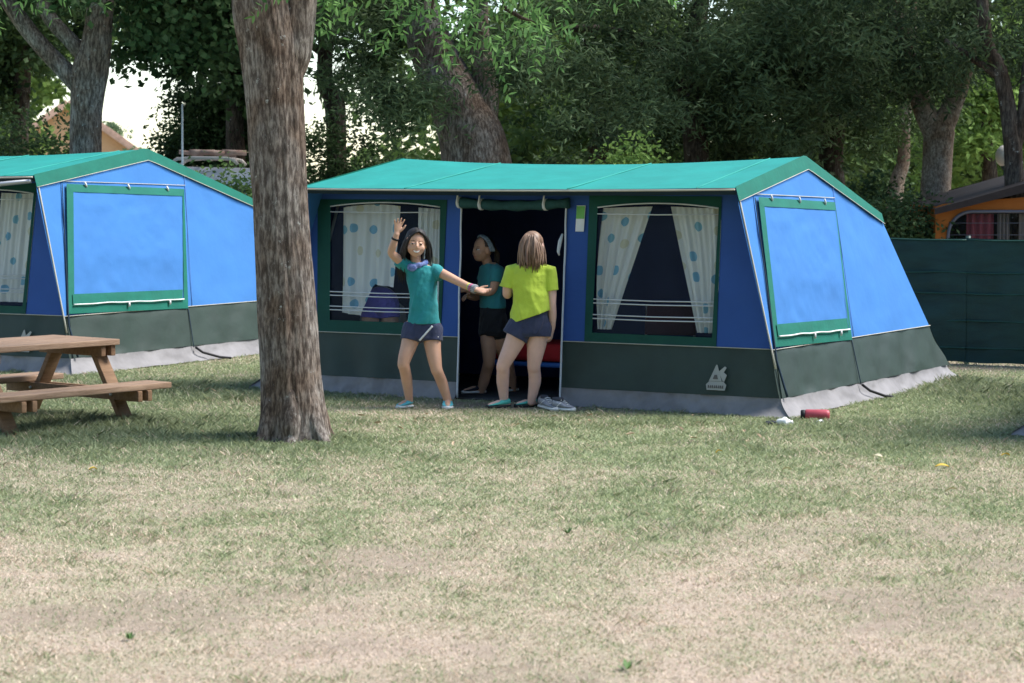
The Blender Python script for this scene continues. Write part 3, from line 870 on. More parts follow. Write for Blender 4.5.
def leaf_mesh(name, P, size, material, parent=None, aspect=0.42, droop=0.35, tint=None, seed=0):
    """P (n,3) leaf positions; each leaf one folded kite of four corners"""
    r = np.random.default_rng(seed + 100)
    n = len(P)
    th = r.random(n) * 2 * np.pi
    el = (r.random(n) - 0.5) * 1.7 - droop
    dx = np.stack([np.cos(th) * np.cos(el), np.sin(th) * np.cos(el), np.sin(el)], -1)
    rv = r.normal(size=(n, 3)); rv[:, 2] *= 0.6
    sd = np.cross(dx, rv); sd /= np.linalg.norm(sd, axis=1, keepdims=True) + 1e-9
    nn = np.cross(sd, dx)
    if np.isscalar(size): size = np.full(n, size)
    s = (size * 0.80 * (0.65 + 0.7 * r.random(n)))[:, None]
    co = np.empty((n, 4, 3))
    co[:, 0] = P
    co[:, 1] = P + dx * s * 0.45 + sd * s * aspect * 0.5 + nn * s * 0.08
    co[:, 2] = P + dx * s
    co[:, 3] = P + dx * s * 0.45 - sd * s * aspect * 0.5 + nn * s * 0.08
    q = np.arange(n * 4, dtype=np.int32).reshape(n, 4)
    me = bpy.data.meshes.new(name)
    mesh_fill(me, co.reshape(-1, 3), q, False)
    if tint is None: tint = r.random(n)
    tv = np.repeat(np.clip(tint, 0, 1).astype(np.float32), 4)
    a = me.attributes.new('tint', 'FLOAT', 'POINT'); a.data.foreach_set('value', tv)
    me.materials.append(material)
    o = bpy.data.objects.new(name, me); COL.objects.link(o)
    if parent is not None: o.parent = parent
    return o

CL = 0.55          # thins all crowns alike
def clumps(blobs, per, spread, seed, shell=0.45, flat=0.75):
    """leaf positions gathered in clumps inside ellipsoids: blobs = (centre, radii, number of clumps)"""
    r = np.random.default_rng(seed)
    out, tint = [], []
    for c, rad, k in blobs:
        k = max(4, int(k * CL))
        dv = r.normal(size=(k, 3)); dv /= np.linalg.norm(dv, axis=1, keepdims=True)
        rr = (shell + (1 - shell) * r.random(k) ** 0.8)[:, None]
        cc = np.array(c) + dv * rr * np.array(rad) * (0.82 + 0.36 * r.random((k, 1)))
        for q in cc:
            m_ = max(6, int(1.3 * per * (0.5 + r.random())))
            sp = spread * (0.6 + 0.8 * r.random())
            ax = r.normal(size=3); ax[2] *= 0.4; ax /= np.linalg.norm(ax)
            g = r.normal(size=(m_, 3)) * sp * np.array([1, 1, flat]) * 0.55
            g = g + ax * (r.random((m_, 1)) - 0.5) * sp * 1.6
            out.append(q + g); tint.append(np.clip(r.random() * 0.7 + 0.3 * r.random(m_), 0, 1))
    return np.concatenate(out), np.concatenate(tint)

def tree(name, base, trunk_pts, radii, limbs, blobs, leaf, size, per, spread, label, group=None, bark='bark_dark', seed=0, aspect=0.42, cat='tree', upper=None, seg=20, rough=0.02):
    """trunk_pts and limbs in metres relative to base"""
    root = empty(name, base); tag(root, label, cat, group)
    mb = MB(); trunk_mesh(mb, trunk_pts, radii, seg, rough, seed)
    for lp, lr in limbs: trunk_mesh(mb, lp, lr, 12, rough * 0.6, seed + 3, 8)
    mb.build('trunk', M[bark], root)
    P, t = clumps(blobs, per, spread, seed)
    sz_ = np.full(len(P), size)
    if upper:
        P2, t2 = clumps(upper, 60, 0.9, seed + 50)
        P = np.concatenate([P, P2]); t = np.concatenate([t, t2]); sz_ = np.concatenate([sz_, np.full(len(P2), 0.34)])
    leaf_mesh('crown', P, sz_, M[leaf], root, aspect, seed=seed, tint=t)
    return root

def shrub(base, blobs, leaf, size, per, spread, label, group=None, seed=0, aspect=0.5, name='shrub'):
    root = empty(name, base); tag(root, label, 'shrub', group)
    P, t = clumps(blobs, per, spread, seed, 0.3)
    P[:, 2] = np.maximum(P[:, 2], 0.03)
    leaf_mesh('foliage', P, size, M[leaf], root, aspect, 0.1, seed=seed, tint=t)
    mb = MB(); r = random.Random(seed)
    top = max(b[0][2] for b in blobs)
    for k in range(4):
        a = r.random() * 6.28
        mb.tube([(0.05 * math.cos(a), 0.05 * math.sin(a), -0.02), (0.2 * math.cos(a), 0.2 * math.sin(a), top * 0.4), (0.4 * math.cos(a), 0.4 * math.sin(a), top * 0.8)], [0.03, 0.022, 0.01], 7)
    mb.build('stem', M['bark_dark'], root)
    return root

def gx(px, Y): return (px - 512) / FOC * Y            # sideways position of a picture column at depth Y
def gz(py, Y): return at(512, py, Y).z

# ---- the big trunk on the lawn in front of the tents
tb = on_ground(294, 440); tb.z = 0.0
S = lambda px, py: Vector(at(px, py, tb.y)) - tb
V_ = lambda z: Vector((0, 0, z))
root = empty('ash_tree', tb); tag(root, 'large furrowed trunk standing on the lawn between the two tents', 'tree')
mb = MB()
trunk_mesh(mb, [S(295, 447), S(294.5, 428), S(291, 380), S(287, 310), S(282, 240), S(279, 170), S(275, 100), S(271, 50), S(264, 10), S(258, -40), S(250, -120), S(240, -260), S(232, -420)],
           [0.275, 0.228, 0.203, 0.190, 0.185, 0.184, 0.190, 0.204, 0.208, 0.195, 0.17, 0.13, 0.08], 120, 0.021, 2.0, 14, 11)
trunk_mesh(mb, [S(279, 95), S(291, 55), S(298, 15), S(303, -30), S(318, -120), S(345, -260)], [0.10, 0.135, 0.125, 0.12, 0.10, 0.06], 40, 0.012, 5.0, 10, 7)
trunk_mesh(mb, [S(318, -120), S(380, -150), S(470, -140)], [0.07, 0.05, 0.03], 12, 0.008, 6.0)
trunk_mesh(mb, [S(250, -120), S(180, -200), S(80, -260)], [0.08, 0.06, 0.03], 12, 0.008, 7.0)
for an_, rr_ in ((-2.4, 0.31), (-0.7, 0.33), (-1.55, 0.28), (0.5, 0.31), (2.6, 0.31)):
    dv_ = Vector((math.cos(an_), math.sin(an_), 0)); c0 = S(293, 437); c0.z = 0
    trunk_mesh(mb, [c0 + dv_ * 0.13 + V_(0.34), c0 + dv_ * 0.19 + V_(0.13), c0 + dv_ * (rr_ - 0.06) + V_(0.02), c0 + dv_ * (rr_ + 0.06) + V_(-0.06)], [0.07, 0.075, 0.055, 0.03], 16, 0.012, an_, 6)
mb.build('trunk', M['bark'], root)
def sprays(tips, seed, leaflets=8, ll=0.062):
    """pinnate leaves: tips = (start, direction, length)"""
    r = np.random.default_rng(seed); P, D, Sd = [], [], []
    for st, dr, ln in tips:
        st = np.array(st); dr = np.array(dr, float); dr /= np.linalg.norm(dr)
        side_ = np.cross(dr, np.array([0.2 * r.normal(), -1 + 0.3 * r.normal(), 0.4 * r.normal()])); side_ /= np.linalg.norm(side_)
        for k in range(leaflets):
            t = (k + 0.8) / leaflets
            p = st + dr * ln * t + np.array([0, 0, -0.35 * ln * t * t])
            for sg in (1, -1):
                dd = dr * 0.45 + side_ * sg * 0.9 + np.array([0, 0, -0.30]) + r.normal(size=3) * 0.12
                P.append(p); D.append(dd / np.linalg.norm(dd))
        P.append(st + dr * ln + np.array([0, 0, -0.35 * ln])); D.append(dr)
    P = np.array(P); D = np.array(D); n = len(P)
    rv = np.array([0, 0, 1.0]) + r.normal(size=(n, 3)) * 0.45
    sd = np.cross(D, rv); sd /= np.linalg.norm(sd, axis=1, keepdims=True)
    s = (ll * (0.75 + 0.5 * r.random(n)))[:, None]
    co = np.empty((n, 6, 3))
    for j, (a, b) in enumerate(((0, 0), (0.25, 0.17), (0.65, 0.15), (1, 0), (0.65, -0.15), (0.25, -0.17))):
        co[:, j] = P + D * s * a + sd * s * b
    return co.reshape(-1, 3), n
tips = []
r_ = random.Random(5)
def spray_zone(px, py, spx, spy, cnt, ln=0.30, yb=0.0):
    for _ in range(cnt):
        p = S(r_.gauss(px, spx), r_.gauss(py, spy)) + Vector((0, r_.gauss(yb, 0.35), 0))
        tips.append((tuple(p), (r_.gauss(0.25, 0.75), r_.gauss(-0.1, 0.5), r_.gauss(-0.55, 0.35)), ln * r_.uniform(0.7, 1.25)))
spray_zone(322, -8, 12, 10, 14)
spray_zone(425, -18, 24, 10, 13, 0.36); spray_zone(475, -4, 20, 12, 11, 0.36); spray_zone(505, 12, 16, 10, 8, 0.34); spray_zone(530, 22, 10, 7, 5, 0.3)
spray_zone(432, 8, 12, 10, 6, 0.36); spray_zone(470, 30, 10, 6, 3, 0.32)
spray_zone(20, -30, 30, 10, 10); spray_zone(570, -25, 30, 10, 8)
rr = np.random.default_rng(77)
for k in range(900):                                  # the rest of the crown, above the picture
    an = rr.random() * 6.28; rad = 3.1 * math.sqrt(rr.random())
    z = 4.3 + 2.6 * rr.random() * (1 - (rad / 3.4) ** 2) + 0.3 * rr.random()
    tips.append(((rad * math.cos(an) + 0.2, rad * math.sin(an), z), (math.cos(an), math.sin(an), -0.5), 0.42))
co, nl = sprays(tips, 3)
me = bpy.data.meshes.new('crown'); mesh_fill(me, co, np.arange(nl * 6, dtype=np.int32).reshape(nl, 6), False)
a = me.attributes.new('tint', 'FLOAT', 'POINT'); a.data.foreach_set('value', np.repeat(rr.random(nl).astype(np.float32), 6))
me.materials.append(M['leaf_ash'])
o = bpy.data.objects.new('crown', me); COL.objects.link(o); o.parent = root
for a_, b_, c_ in ((S(318, -120), S(330, -50), S(322, -12)), (S(470, -140), S(440, -60), S(420, -20)), (S(470, -140), S(490, -40), S(505, 8)), (S(505, 8), S(522, 18), S(535, 22)), (S(440, -60), S(435, -10), S(430, 20))):
    tw = MB(); tw.tube([a_, b_, c_], [0.02, 0.013, 0.006], 6)     # twigs that carry the hanging sprays
    tw.build('twig', M['bark_dark'], root)

# ---- background trees
GT = 'trees behind the tents'
def bt(px, Y): return Vector((gx(px, Y), Y, 0))
def RB(base, Y):                                      # picture place at depth Y, relative to the base
    return lambda px, py, dy=0.0: Vector(at(px, py, Y + dy)) - base

Y = 26.0; b = bt(86, Y); q = RB(b, Y)
tree('plane_tree', b, [q(84, 240), q(85, 160), q(86, 110), q(90, 70), q(98, 30), (0.25, 0.2, 4.8), (0.4, 0.4, 6.5)], [0.21, 0.185, 0.175, 0.20, 0.16, 0.13, 0.07],
     [([q(86, 92), q(62, 68), q(38, 42), q(15, 12), q(-20, -40)], [0.13, 0.105, 0.095, 0.09, 0.06]),
      ([q(88, 62), q(70, 40), q(50, 18), q(30, -20)], [0.10, 0.085, 0.08, 0.06])],
     [((-0.9, 0.4, 4.1), (1.5, 1.2, 0.55), 40), ((1.35, 0.2, 3.85), (1.05, 1.0, 0.8), 66), ((0.2, -0.8, 4.3), (1.3, 0.6, 0.5), 26), ((1.2, 0.8, 3.35), (0.95, 0.5, 0.42), 34), ((2.2, 0.6, 4.2), (0.8, 0.8, 0.9), 22)],
     'leaf_dark', 0.115, 110, 0.30, 'forked bare trunk rising behind the left tent with foliage above', GT, 'bark', 11, 0.75,
     upper=[((0, 0.5, 6.2), (2.6, 2.4, 1.6), 30)])

Y = 27.5; b = bt(470, Y); q = RB(b, Y)
tree('plane_tree', b, [q(482, 250), q(478, 180), q(472, 140), q(455, 100), q(438, 65), q(425, 30), q(412, -10), (-0.95, 0, 5.2), (-1.3, 0.2, 7)], [0.52, 0.44, 0.40, 0.33, 0.28, 0.25, 0.23, 0.19, 0.1],
     [([q(480, 125), q(486, 90), q(480, 50), q(478, 0), q(480, -60)], [0.20, 0.15, 0.13, 0.12, 0.08])],
     [((-0.2, -0.9, 4.1), (1.2, 0.5, 0.35), 30), ((0.75, -1.0, 3.0), (0.6, 0.45, 0.5), 22), ((-0.75, -0.9, 2.6), (0.55, 0.4, 0.28), 24), ((-1.3, -0.3, 3.1), (0.4, 0.4, 0.5), 20), ((-0.2, 0.6, 3.9), (2.0, 1.3, 1.1), 60), ((1.5, 0.3, 3.4), (1.0, 0.9, 1.0), 46), ((1.7, -0.4, 2.55), (0.8, 0.5, 0.5), 26)],
     'leaf_grey', 0.13, 120, 0.30, 'thick grey trunk leaning left behind the main tent roof', GT, 'bark', 12, 0.24,
     upper=[((0, 0.5, 6.2), (3.2, 2.6, 1.7), 35)], seg=28)

Y = 31.0; b = bt(330, Y); q = RB(b, Y)
tree('dark_tree', b, [q(338, 260), q(336, 140), q(334, 100), q(326, 85), q(325, 60), q(327, 30), q(330, -10), (0, 0, 6)], [0.15, 0.13, 0.13, 0.11, 0.105, 0.10, 0.09, 0.05],
     [([q(326, 55), q(310, 44), q(296, 38)], [0.06, 0.05, 0.03])],
     [((0.1, 0, 4.35), (1.4, 1.0, 0.6), 50), ((0.75, 0.4, 3.3), (0.5, 0.5, 0.7), 26), ((-0.6, 0.4, 4.2), (0.8, 0.8, 0.5), 18)],
     'leaf_dark', 0.12, 120, 0.28, 'thin dark trunk against the patch of white sky', GT, 'bark_dark', 13, 0.7,
     upper=[((0, 0.5, 6.2), (2.0, 2.0, 1.3), 20)])

Y = 28.0; b = bt(937, Y); q = RB(b, Y)
tree('plane_tree', b, [q(934, 260), q(935, 205), q(937, 165), q(940, 130), q(950, 110), q(965, 60), (0.6, 0, 5.0), (0.8, 0, 7)], [0.22, 0.185, 0.18, 0.185, 0.13, 0.12, 0.09, 0.05],
     [([q(936, 135), q(925, 112), q(912, 75), q(900, 30), q(885, -30)], [0.15, 0.14, 0.12, 0.10, 0.07])],
     [((-0.9, -0.6, 3.6), (1.5, 0.8, 1.0), 90), ((0.8, -0.5, 3.8), (1.3, 0.8, 0.9), 70), ((-2.0, -0.2, 3.2), (1.0, 0.8, 1.0), 60), ((0.05, -0.5, 3.15), (0.6, 0.5, 0.35), 16)],
     'leaf_grey', 0.135, 120, 0.30, 'sunlit pale forked trunk left of the orange awning', GT, 'bark_pale', 14, 0.24,
     upper=[((0, 0.5, 6.2), (3.2, 2.6, 1.7), 35)])

Y = 25.8; b = bt(1016, Y); q = RB(b, Y)
tree('dark_tree', b, [q(1014, 260), q(1014, 190), q(1013, 150), q(1008, 110), q(1000, 70), q(985, 30), (-0.5, 0, 5), (-0.6, 0, 6.5)], [0.13, 0.105, 0.10, 0.09, 0.08, 0.07, 0.06, 0.03],
     [([q(1014, 150), q(1022, 120), q(1026, 80), q(1034, 20)], [0.08, 0.07, 0.06, 0.05]), ([q(1003, 80), q(975, 60), q(945, 40)], [0.05, 0.04, 0.025])],
     [((-0.2, 0.1, 3.75), (1.6, 0.9, 0.85), 90), ((1.6, 0.2, 3.4), (1.1, 0.9, 1.0), 50)],
     'leaf_grey', 0.12, 120, 0.28, 'slim dark forked trunk beside the pale globe lamp', GT, 'bark_dark', 15, 0.26,
     upper=[((0, 0.5, 6.0), (2.6, 2.4, 1.5), 25)])

Y = 32.0; b = bt(895, Y); q = RB(b, Y)
tree('dark_tree', b, [q(893, 260), q(894, 205), q(897, 180), q(903, 160), q(905, 120), (0.2, 0, 4), (0.2, 0, 6)], [0.14, 0.12, 0.10, 0.09, 0.08, 0.07, 0.04],
     [], [((0.0, 0.4, 3.6), (1.4, 0.9, 1.2), 70), ((-1.0, 0.6, 2.6), (0.9, 0.7, 0.7), 40)],
     'leaf_mid', 0.13, 110, 0.32, 'small mottled trunk half hidden behind the main tent corner', GT, 'bark_pale', 16, 0.5,
     upper=[((0, 0.5, 6.0), (2.0, 2.0, 1.3), 15)])

Y = 30.0; b = bt(832, Y); q = RB(b, Y)
tree('dark_tree', b, [q(832, 260), q(833, 200), q(831, 150), q(836, 100), q(830, 60), q(820, 10), (-0.3, 0, 6)], [0.2, 0.17, 0.16, 0.15, 0.13, 0.12, 0.06],
     [([q(834, 105), q(800, 70), q(760, 50)], [0.07, 0.05, 0.03])],
     [((-0.6, -0.6, 3.6), (1.6, 0.8, 1.0), 100), ((0.5, -0.4, 2.9), (0.9, 0.6, 0.8), 50), ((-1.4, -0.2, 2.7), (1.0, 0.7, 0.8), 60)],
     'leaf_dark', 0.135, 120, 0.30, 'dark leafy tree right behind the main tent gable', GT, 'bark_dark', 17, 0.28,
     upper=None)

Y = 29.0; b = bt(690, Y); q = RB(b, Y)
tree('dark_tree', b, [q(700, 260), q(698, 180), q(694, 130), q(688, 90), q(690, 50), q(700, 0), (0.2, 0, 6)], [0.2, 0.17, 0.15, 0.13, 0.12, 0.11, 0.06],
     [([q(690, 60), q(640, 40), q(600, 30), q(560, 28)], [0.09, 0.07, 0.06, 0.04])],
     [((0.0, -0.5, 3.9), (1.5, 0.8, 0.7), 64), ((0.9, -0.4, 2.9), (1.0, 0.6, 0.8), 60), ((-0.3, 0.2, 2.7), (1.0, 0.6, 0.6), 40), ((1.7, -0.3, 3.6), (0.9, 0.7, 0.8), 46)],
     'leaf_grey', 0.14, 110, 0.30, 'grey-green tree with a level bare limb, above middle of main roof', GT, 'bark_dark', 18, 0.26,
     upper=None)

Y = 33.0; b = bt(600, Y); q = RB(b, Y)
tree('dark_tree', b, [q(600, 260), q(602, 180), q(596, 130), q(590, 70), q(596, 10), (0, 0, 6.5)], [0.2, 0.17, 0.15, 0.13, 0.12, 0.06],
     [([q(592, 90), q(560, 60), q(530, 40)], [0.07, 0.05, 0.03])],
     [((-0.3, 0, 3.9), (1.6, 0.8, 1.0), 66), ((0.9, 0, 3.3), (1.0, 0.7, 0.9), 56), ((0.1, 0.2, 2.6), (1.4, 0.6, 0.5), 46)],
     'leaf_mid', 0.14, 110, 0.32, 'mid green broad-leaved tree farther back behind the main tent', GT, 'bark_dark', 19, 0.7,
     upper=None)

Y = 30.0; b = bt(235, Y); q = RB(b, Y)
tree('dark_tree', b, [q(236, 260), q(236, 180), q(234, 100), q(232, 40), (0, 0, 4.8), (0, 0, 6.5)], [0.14, 0.12, 0.11, 0.10, 0.08, 0.04],
     [], [((-0.3, 0, 4.2), (1.3, 0.8, 0.75), 66), ((0.3, 0.0, 3.2), (0.55, 0.5, 0.6), 24), ((0.9, 0, 4.4), (0.9, 0.8, 0.6), 30)],
     'leaf_dark', 0.13, 120, 0.28, 'dark tree behind the big lawn trunk', GT, 'bark_dark', 20, 0.75,
     upper=[((0, 0.5, 6.2), (2.4, 2.2, 1.5), 25)])

Y = 36.0; b = bt(20, Y); q = RB(b, Y)
tree('dark_tree', b, [(0, 0, 0), (0, 0, 2), (0.1, 0, 4), (0, 0, 7)], [0.18, 0.15, 0.12, 0.05],
     [], [((0.0, 0, 4.3), (1.6, 1.0, 0.9), 90), ((-0.8, 0, 3.0), (1.0, 0.7, 0.9), 40)],
     'leaf_dark', 0.15, 120, 0.32, 'dark tree at the far left edge behind the forked trunk', GT, 'bark_dark', 21, 0.6,
     upper=[((0, 0.5, 6.6), (2.4, 2.2, 1.5), 25)])

Y = 37.0; b = bt(978, Y); q = RB(b, Y)
tree('light_tree', b, [q(990, 260), q(990, 180), q(985, 120), (0.1, 0, 5)], [0.14, 0.12, 0.10, 0.05],
     [], [((-0.1, -0.5, 2.75), (0.65, 0.6, 0.75), 46), ((0.5, 0, 3.4), (0.9, 0.7, 0.7), 40), ((-0.5, 0.2, 2.0), (0.5, 0.5, 0.5), 20), ((1.0, 0.4, 2.3), (0.8, 0.5, 0.8), 36)],
     'leaf_lime', 0.15, 90, 0.28, 'light green sunlit tree between the pale trunk and the globe lamp', GT, 'bark_dark', 22, 0.5)

Y = 44.0; b = bt(900, Y)
tree('light_tree', b, [(0, 0, 0), (0, 0, 2), (0.1, 0, 5)], [0.16, 0.13, 0.06], [],
     [((0, 0, 2.6), (2.2, 1.0, 1.2), 120), ((1.8, 0.4, 2.4), (1.4, 0.8, 1.2), 70)],
     'leaf_mid', 0.19, 90, 0.36, 'sunny mid green tree seen through the gap right of the main tent', GT, 'bark_dark', 23, 0.5)

# distant trees in the gap on the left
Y = 112.0; b = bt(108, Y)
tree('distant_tree', b, [(0, 0, 0), (0, 0, 2), (0, 0, 4)], [0.2, 0.15, 0.08], [], [((0.0, 0, 3.6), (0.7, 0.7, 1.2), 80)],
     'leaf_far', 0.26, 70, 0.3, 'pale distant tree right beside the orange house', None, 'bark_dark', 24, 0.6)
for k, (px, hh, sx_) in enumerate(((128, 2.6, 0.9), (150, 2.3, 1.1), (165, 2.7, 1.2))):
    b = bt(px, 80 + 6 * k)
    shrub(b, [((0, 0, hh * 0.55), (sx_, 0.7, hh * 0.5), 60)], 'leaf_far', 0.26, 60, 0.3,
          ['pale distant bush just right of the orange house', 'pale distant bush in the middle of the sky gap', 'pale distant bush beside the dark shrub'][k], 'distant bushes', 30 + k)

# ---- shrubs and hedges behind the tents
GS = 'shrubs behind the tents'
for px, Y, blobs, leaf, size, lab, sd in (
    (28, 27.5, [((-0.3, 0, 1.6), (0.9, 0.6, 1.2), 100), ((0.25, 0, 1.5), (0.45, 0.5, 0.95), 40)], 'leaf_dark', 0.085, 'dark rounded shrub left of the forked trunk', 1),
    (213, 30.5, [((-0.02, 0, 1.75), (0.62, 0.5, 1.2), 150), ((0.5, 0, 1.9), (0.6, 0.5, 1.5), 130), ((-0.4, 0, 1.5), (0.42, 0.4, 1.1), 90), ((-0.05, 0.2, 2.6), (0.62, 0.4, 0.55), 110)], 'leaf_dark', 0.085, 'dark shrub above the silver van', 2),
    (236, 25.6, [((0.0, 0, 1.0), (0.40, 0.25, 0.95), 110)], 'leaf_mid', 0.085, 'sparse green bush in front of the silver van', 3),
    (325, 29.0, [((-0.2, 0, 1.4), (0.6, 0.5, 1.15), 80), ((0.5, 0.1, 1.35), (0.55, 0.5, 1.25), 70)], 'leaf_dark', 0.08, 'dark shrub under the small patch of white sky', 4),
    (395, 30.0, [((0, 0, 1.2), (0.6, 0.5, 1.0), 60)], 'leaf_grey', 0.10, 'grey-green shrub left of the leaning grey trunk', 5),
    (560, 30.5, [((0, 0, 1.3), (1.0, 0.5, 1.1), 90)], 'leaf_dark', 0.10, 'dark shrub right of the leaning grey trunk', 6),
    (638, 25.4, [((0, 0, 1.45), (0.40, 0.4, 0.72), 150)], 'leaf_lime', 0.085, 'bright yellow-green bush just above the main roof', 7),
    (745, 29.5, [((0, 0, 1.4), (1.1, 0.5, 1.2), 110)], 'leaf_grey', 0.11, 'grey-green bush behind the right half of the main roof', 8),
    (860, 27.0, [((0, 0, 1.0), (0.6, 0.5, 0.9), 70)], 'leaf_dark', 0.09, 'dark bush behind the main tent rear corner', 9),
    (908, 25.6, [((0, 0, 0.85), (0.42, 0.4, 0.80), 60), ((0.3, 0.1, 0.6), (0.35, 0.3, 0.6), 30)], 'leaf_dark', 0.08, 'dark low bush between main tent and orange awning', 10),
    (490, 33.5, [((0, 0, 1.5), (1.6, 0.5, 1.4), 120)], 'leaf_dark', 0.11, 'wide dark shrub behind the leaning grey trunk', 12),
    (680, 34.0, [((0, 0, 1.5), (1.6, 0.5, 1.3), 120)], 'leaf_mid', 0.11, 'mid green shrub behind the yellow-green bush', 13),
    (800, 34.0, [((0, 0, 1.5), (1.6, 0.5, 1.4), 120)], 'leaf_dark', 0.11, 'broad dark shrub behind the main tent gable', 14)):
    shrub(bt(px, Y), blobs, leaf, size, 95, 0.22, lab, GS, 60 + sd)

# far-off wood closing the view, plus an added light-blocking belt (one mass)
def wood():
    bl = []
    r = random.Random(9)
    for px in range(440, 1150, 26):
        Yw = r.uniform(46, 58); x = gx(px + r.uniform(-10, 10), Yw)
        for zz, rad, nc in ((1.6, 1.6, 30), (4.2, 1.7, 17), (6.8, 1.7, 12)):
            bl.append(((x + r.uniform(-0.6, 0.6), Yw, zz + r.uniform(-0.4, 0.4)), (1.5, 1.2, rad), nc))
    for px in (-120, -60, -20, 20):
        Yw = 55; bl.append(((gx(px, Yw), Yw, 2.0), (1.6, 1.2, 2.0), 50)); bl.append(((gx(px, Yw), Yw, 5.5), (1.6, 1.2, 2.2), 50))
    for px in range(150, 300, 30):
        Yw = 52; bl.append(((gx(px, Yw), Yw, 6.3), (1.5, 1.2, 1.5), 30))
    for k in range(44):                                # unseen foliage belt added behind the camera to keep low light off the fronts
        an = math.radians(200 + 140 * k / 43); rad_ = 20 + r.uniform(-1.5, 1.5)
        for zz in (2.0, 5.5, 9.0, 12.0):
            bl.append(((rad_ * math.cos(an), 3 + rad_ * math.sin(an), zz), (1.8, 1.6, 2.0), 26))
    P, t = clumps(bl, 70, 0.5, 5, 0.2)
    P[:, 2] = np.maximum(P[:, 2], 0.05)
    o = leaf_mesh('wood', P, 0.30, M['leaf_wood'], None, 0.6, seed=8, tint=t)
    tag(o, 'far-off wood of mixed trees closing the view behind the tents, plus added unseen light-blocking foliage', 'wood', kind='stuff')
wood()

# ================================================================== fence, awning, house, van, lamp
g0 = on_ground(885, 361.5); g1 = on_ground(1024, 366.5)
fd = (g1 - g0); fd.z = 0; fl = fd.length; fd.normalize(); fn = Vector((fd.y, -fd.x, 0))
root = empty('screen_fence', g0); tag(root, 'dark green mesh screen fence right of the main tent', 'fence')
M['screen'] = mat('green_screen_mesh', (0.012, 0.042, 0.030), 0.55, 0.25, 3, 0.3, 60, spec=0.4, stretch=(1, 1, 4))
M['hem'] = mat('screen_hem', (0.018, 0.066, 0.046), 0.55, 0.15, 6)
M['postg'] = mat('green_post', (0.03, 0.06, 0.05), 0.5, 0.1)
FH = 1.215
for k, (s0, s1) in enumerate(((-1.9, 0.80), (0.80, 3.4), (3.4, 6.0))):
    mb = MB()
    mb.ruled(lambda s: fd * (s0 + (s1 - s0) * s) + Vector((0, 0, 0.02 + 0.02 * noise.noise(Vector((s * 9, k, 1))))),
             lambda s: fd * (s0 + (s1 - s0) * s) + Vector((0, 0, FH - 0.012 * math.sin(s * 9))), 70, 40, 0.030, 2.2, 3.0 + k, fold=0.020)
    sc = mb.build('screen', M['screen'], root)
    for z in (0.16, 0.42, 0.68, 0.88, FH - 0.02):
        hb = MB(); hb.tube([fd * (s0 + (s1 - s0) * i / 30) + fn * (0.008) + Vector((0, 0, z + 0.012 * noise.noise(Vector((i * 0.2, z * 7, k))))) for i in range(31)], 0.008, 5)
        hb.build('hem', M['hem'], sc)
for s in (-1.9, 0.80, 3.4, 6.0):
    mb = MB(); mb.tube([fd * s - fn * 0.04 + Vector((0, 0, -0.1)), fd * s - fn * 0.04 + Vector((0, 0, FH + 0.02))], 0.024, 10); mb.build('post', M['postg'], root)

# orange awning tent
Y = 25.3; ob = bt(935, Y); root = empty('orange_tent', ob); tag(root, 'orange awning tent with brown roof beyond the green fence', 'tent')
M['orange'] = mat('orange_canvas', (0.30, 0.090, 0.012), 0.8, 0.12, 3, 0.2, 14)
M['brown'] = mat('brown_canvas', (0.025, 0.018, 0.016), 0.8, 0.15, 4, 0.2, 14)
M['zipgrey'] = mat('grey_edging', (0.11, 0.11, 0.13), 0.6, 0.1)
OW = 4.4; zl, zr_ = gz(206, Y), 2.06; half = 2.2
def otop(x): return zl + (zr_ - zl) * min(x, OW - x) / half
win_in = []
N_ = 64
def wcorner(x0, x1, z0, z1, r):
    pts = []
    for cx, cz, a0 in ((x1 - r, z1 - r, 0), (x0 + r, z1 - r, 90), (x0 + 0.05, z0 + 0.05, 180), (x1 - 0.05, z0 + 0.05, 270)):
        rr_ = r if a0 < 180 else 0.05
        for k in range(9):
            an = math.radians(a0 + 90 * k / 8); pts.append((cx + rr_ * math.cos(an), cz + rr_ * math.sin(an)))
    return pts
inner = wcorner(0.14, 2.5, 0.75, gz(211.5, Y), 0.26)
cxw, czw = 1.4, 1.15
outer = []
for (x, z) in inner:                                   # matching points on the wall outline, straight out from the window centre
    dx, dz = x - cxw, z - czw
    t = 1e9
    if dx < 0: t = min(t, (0 - cxw) / dx)
    if dx > 0: t = min(t, (OW - cxw) / dx)
    if dz < 0: t = min(t, (0 - czw) / dz)
    if dz > 0:
        for _ in range(40):
            pass
        lo, hi = 0, min(t, 30)
        for _ in range(40):
            md = (lo + hi) / 2
            if czw + dz * md > otop(min(max(cxw + dx * md, 0), OW)): hi = md
            else: lo = md
        t = min(t, lo)
    outer.append((cxw + dx * t, czw + dz * t))
mb = MB(); n_ = len(inner)
mb.add([Vector((x, 0, z)) for x, z in inner] + [Vector((x, 0, z)) for x, z in outer], [(k, (k + 1) % n_, n_ + (k + 1) % n_, n_ + k) for k in range(n_)])
ow = mb.build('front_wall', M['orange'], root, smooth=False)
mb = MB(); mb.tube([Vector((x, -0.012, z)) for x, z in inner + inner[:1]], 0.018, 6); fo = mb.build('window', M['zipgrey'], root)
mb = MB(); mb.add([Vector((x, 0.004, z)) for x, z in inner], [tuple(range(n_))]); mb.build('pane', M['pane'], fo)
for zz in (1.17, 1.30):
    mb = MB(); mb.tube([(0.14, -0.008, zz), (2.5, -0.008, zz)], 0.0035, 5); mb.build('window_cord', M['zipgrey'], fo)
M['redcloth'] = mat('dark_red_curtain', (0.16, 0.035, 0.045), 0.85, 0.2, 5)
M['greycloth'] = mat('grey_brown_curtain', (0.17, 0.14, 0.125), 0.85, 0.2, 5)
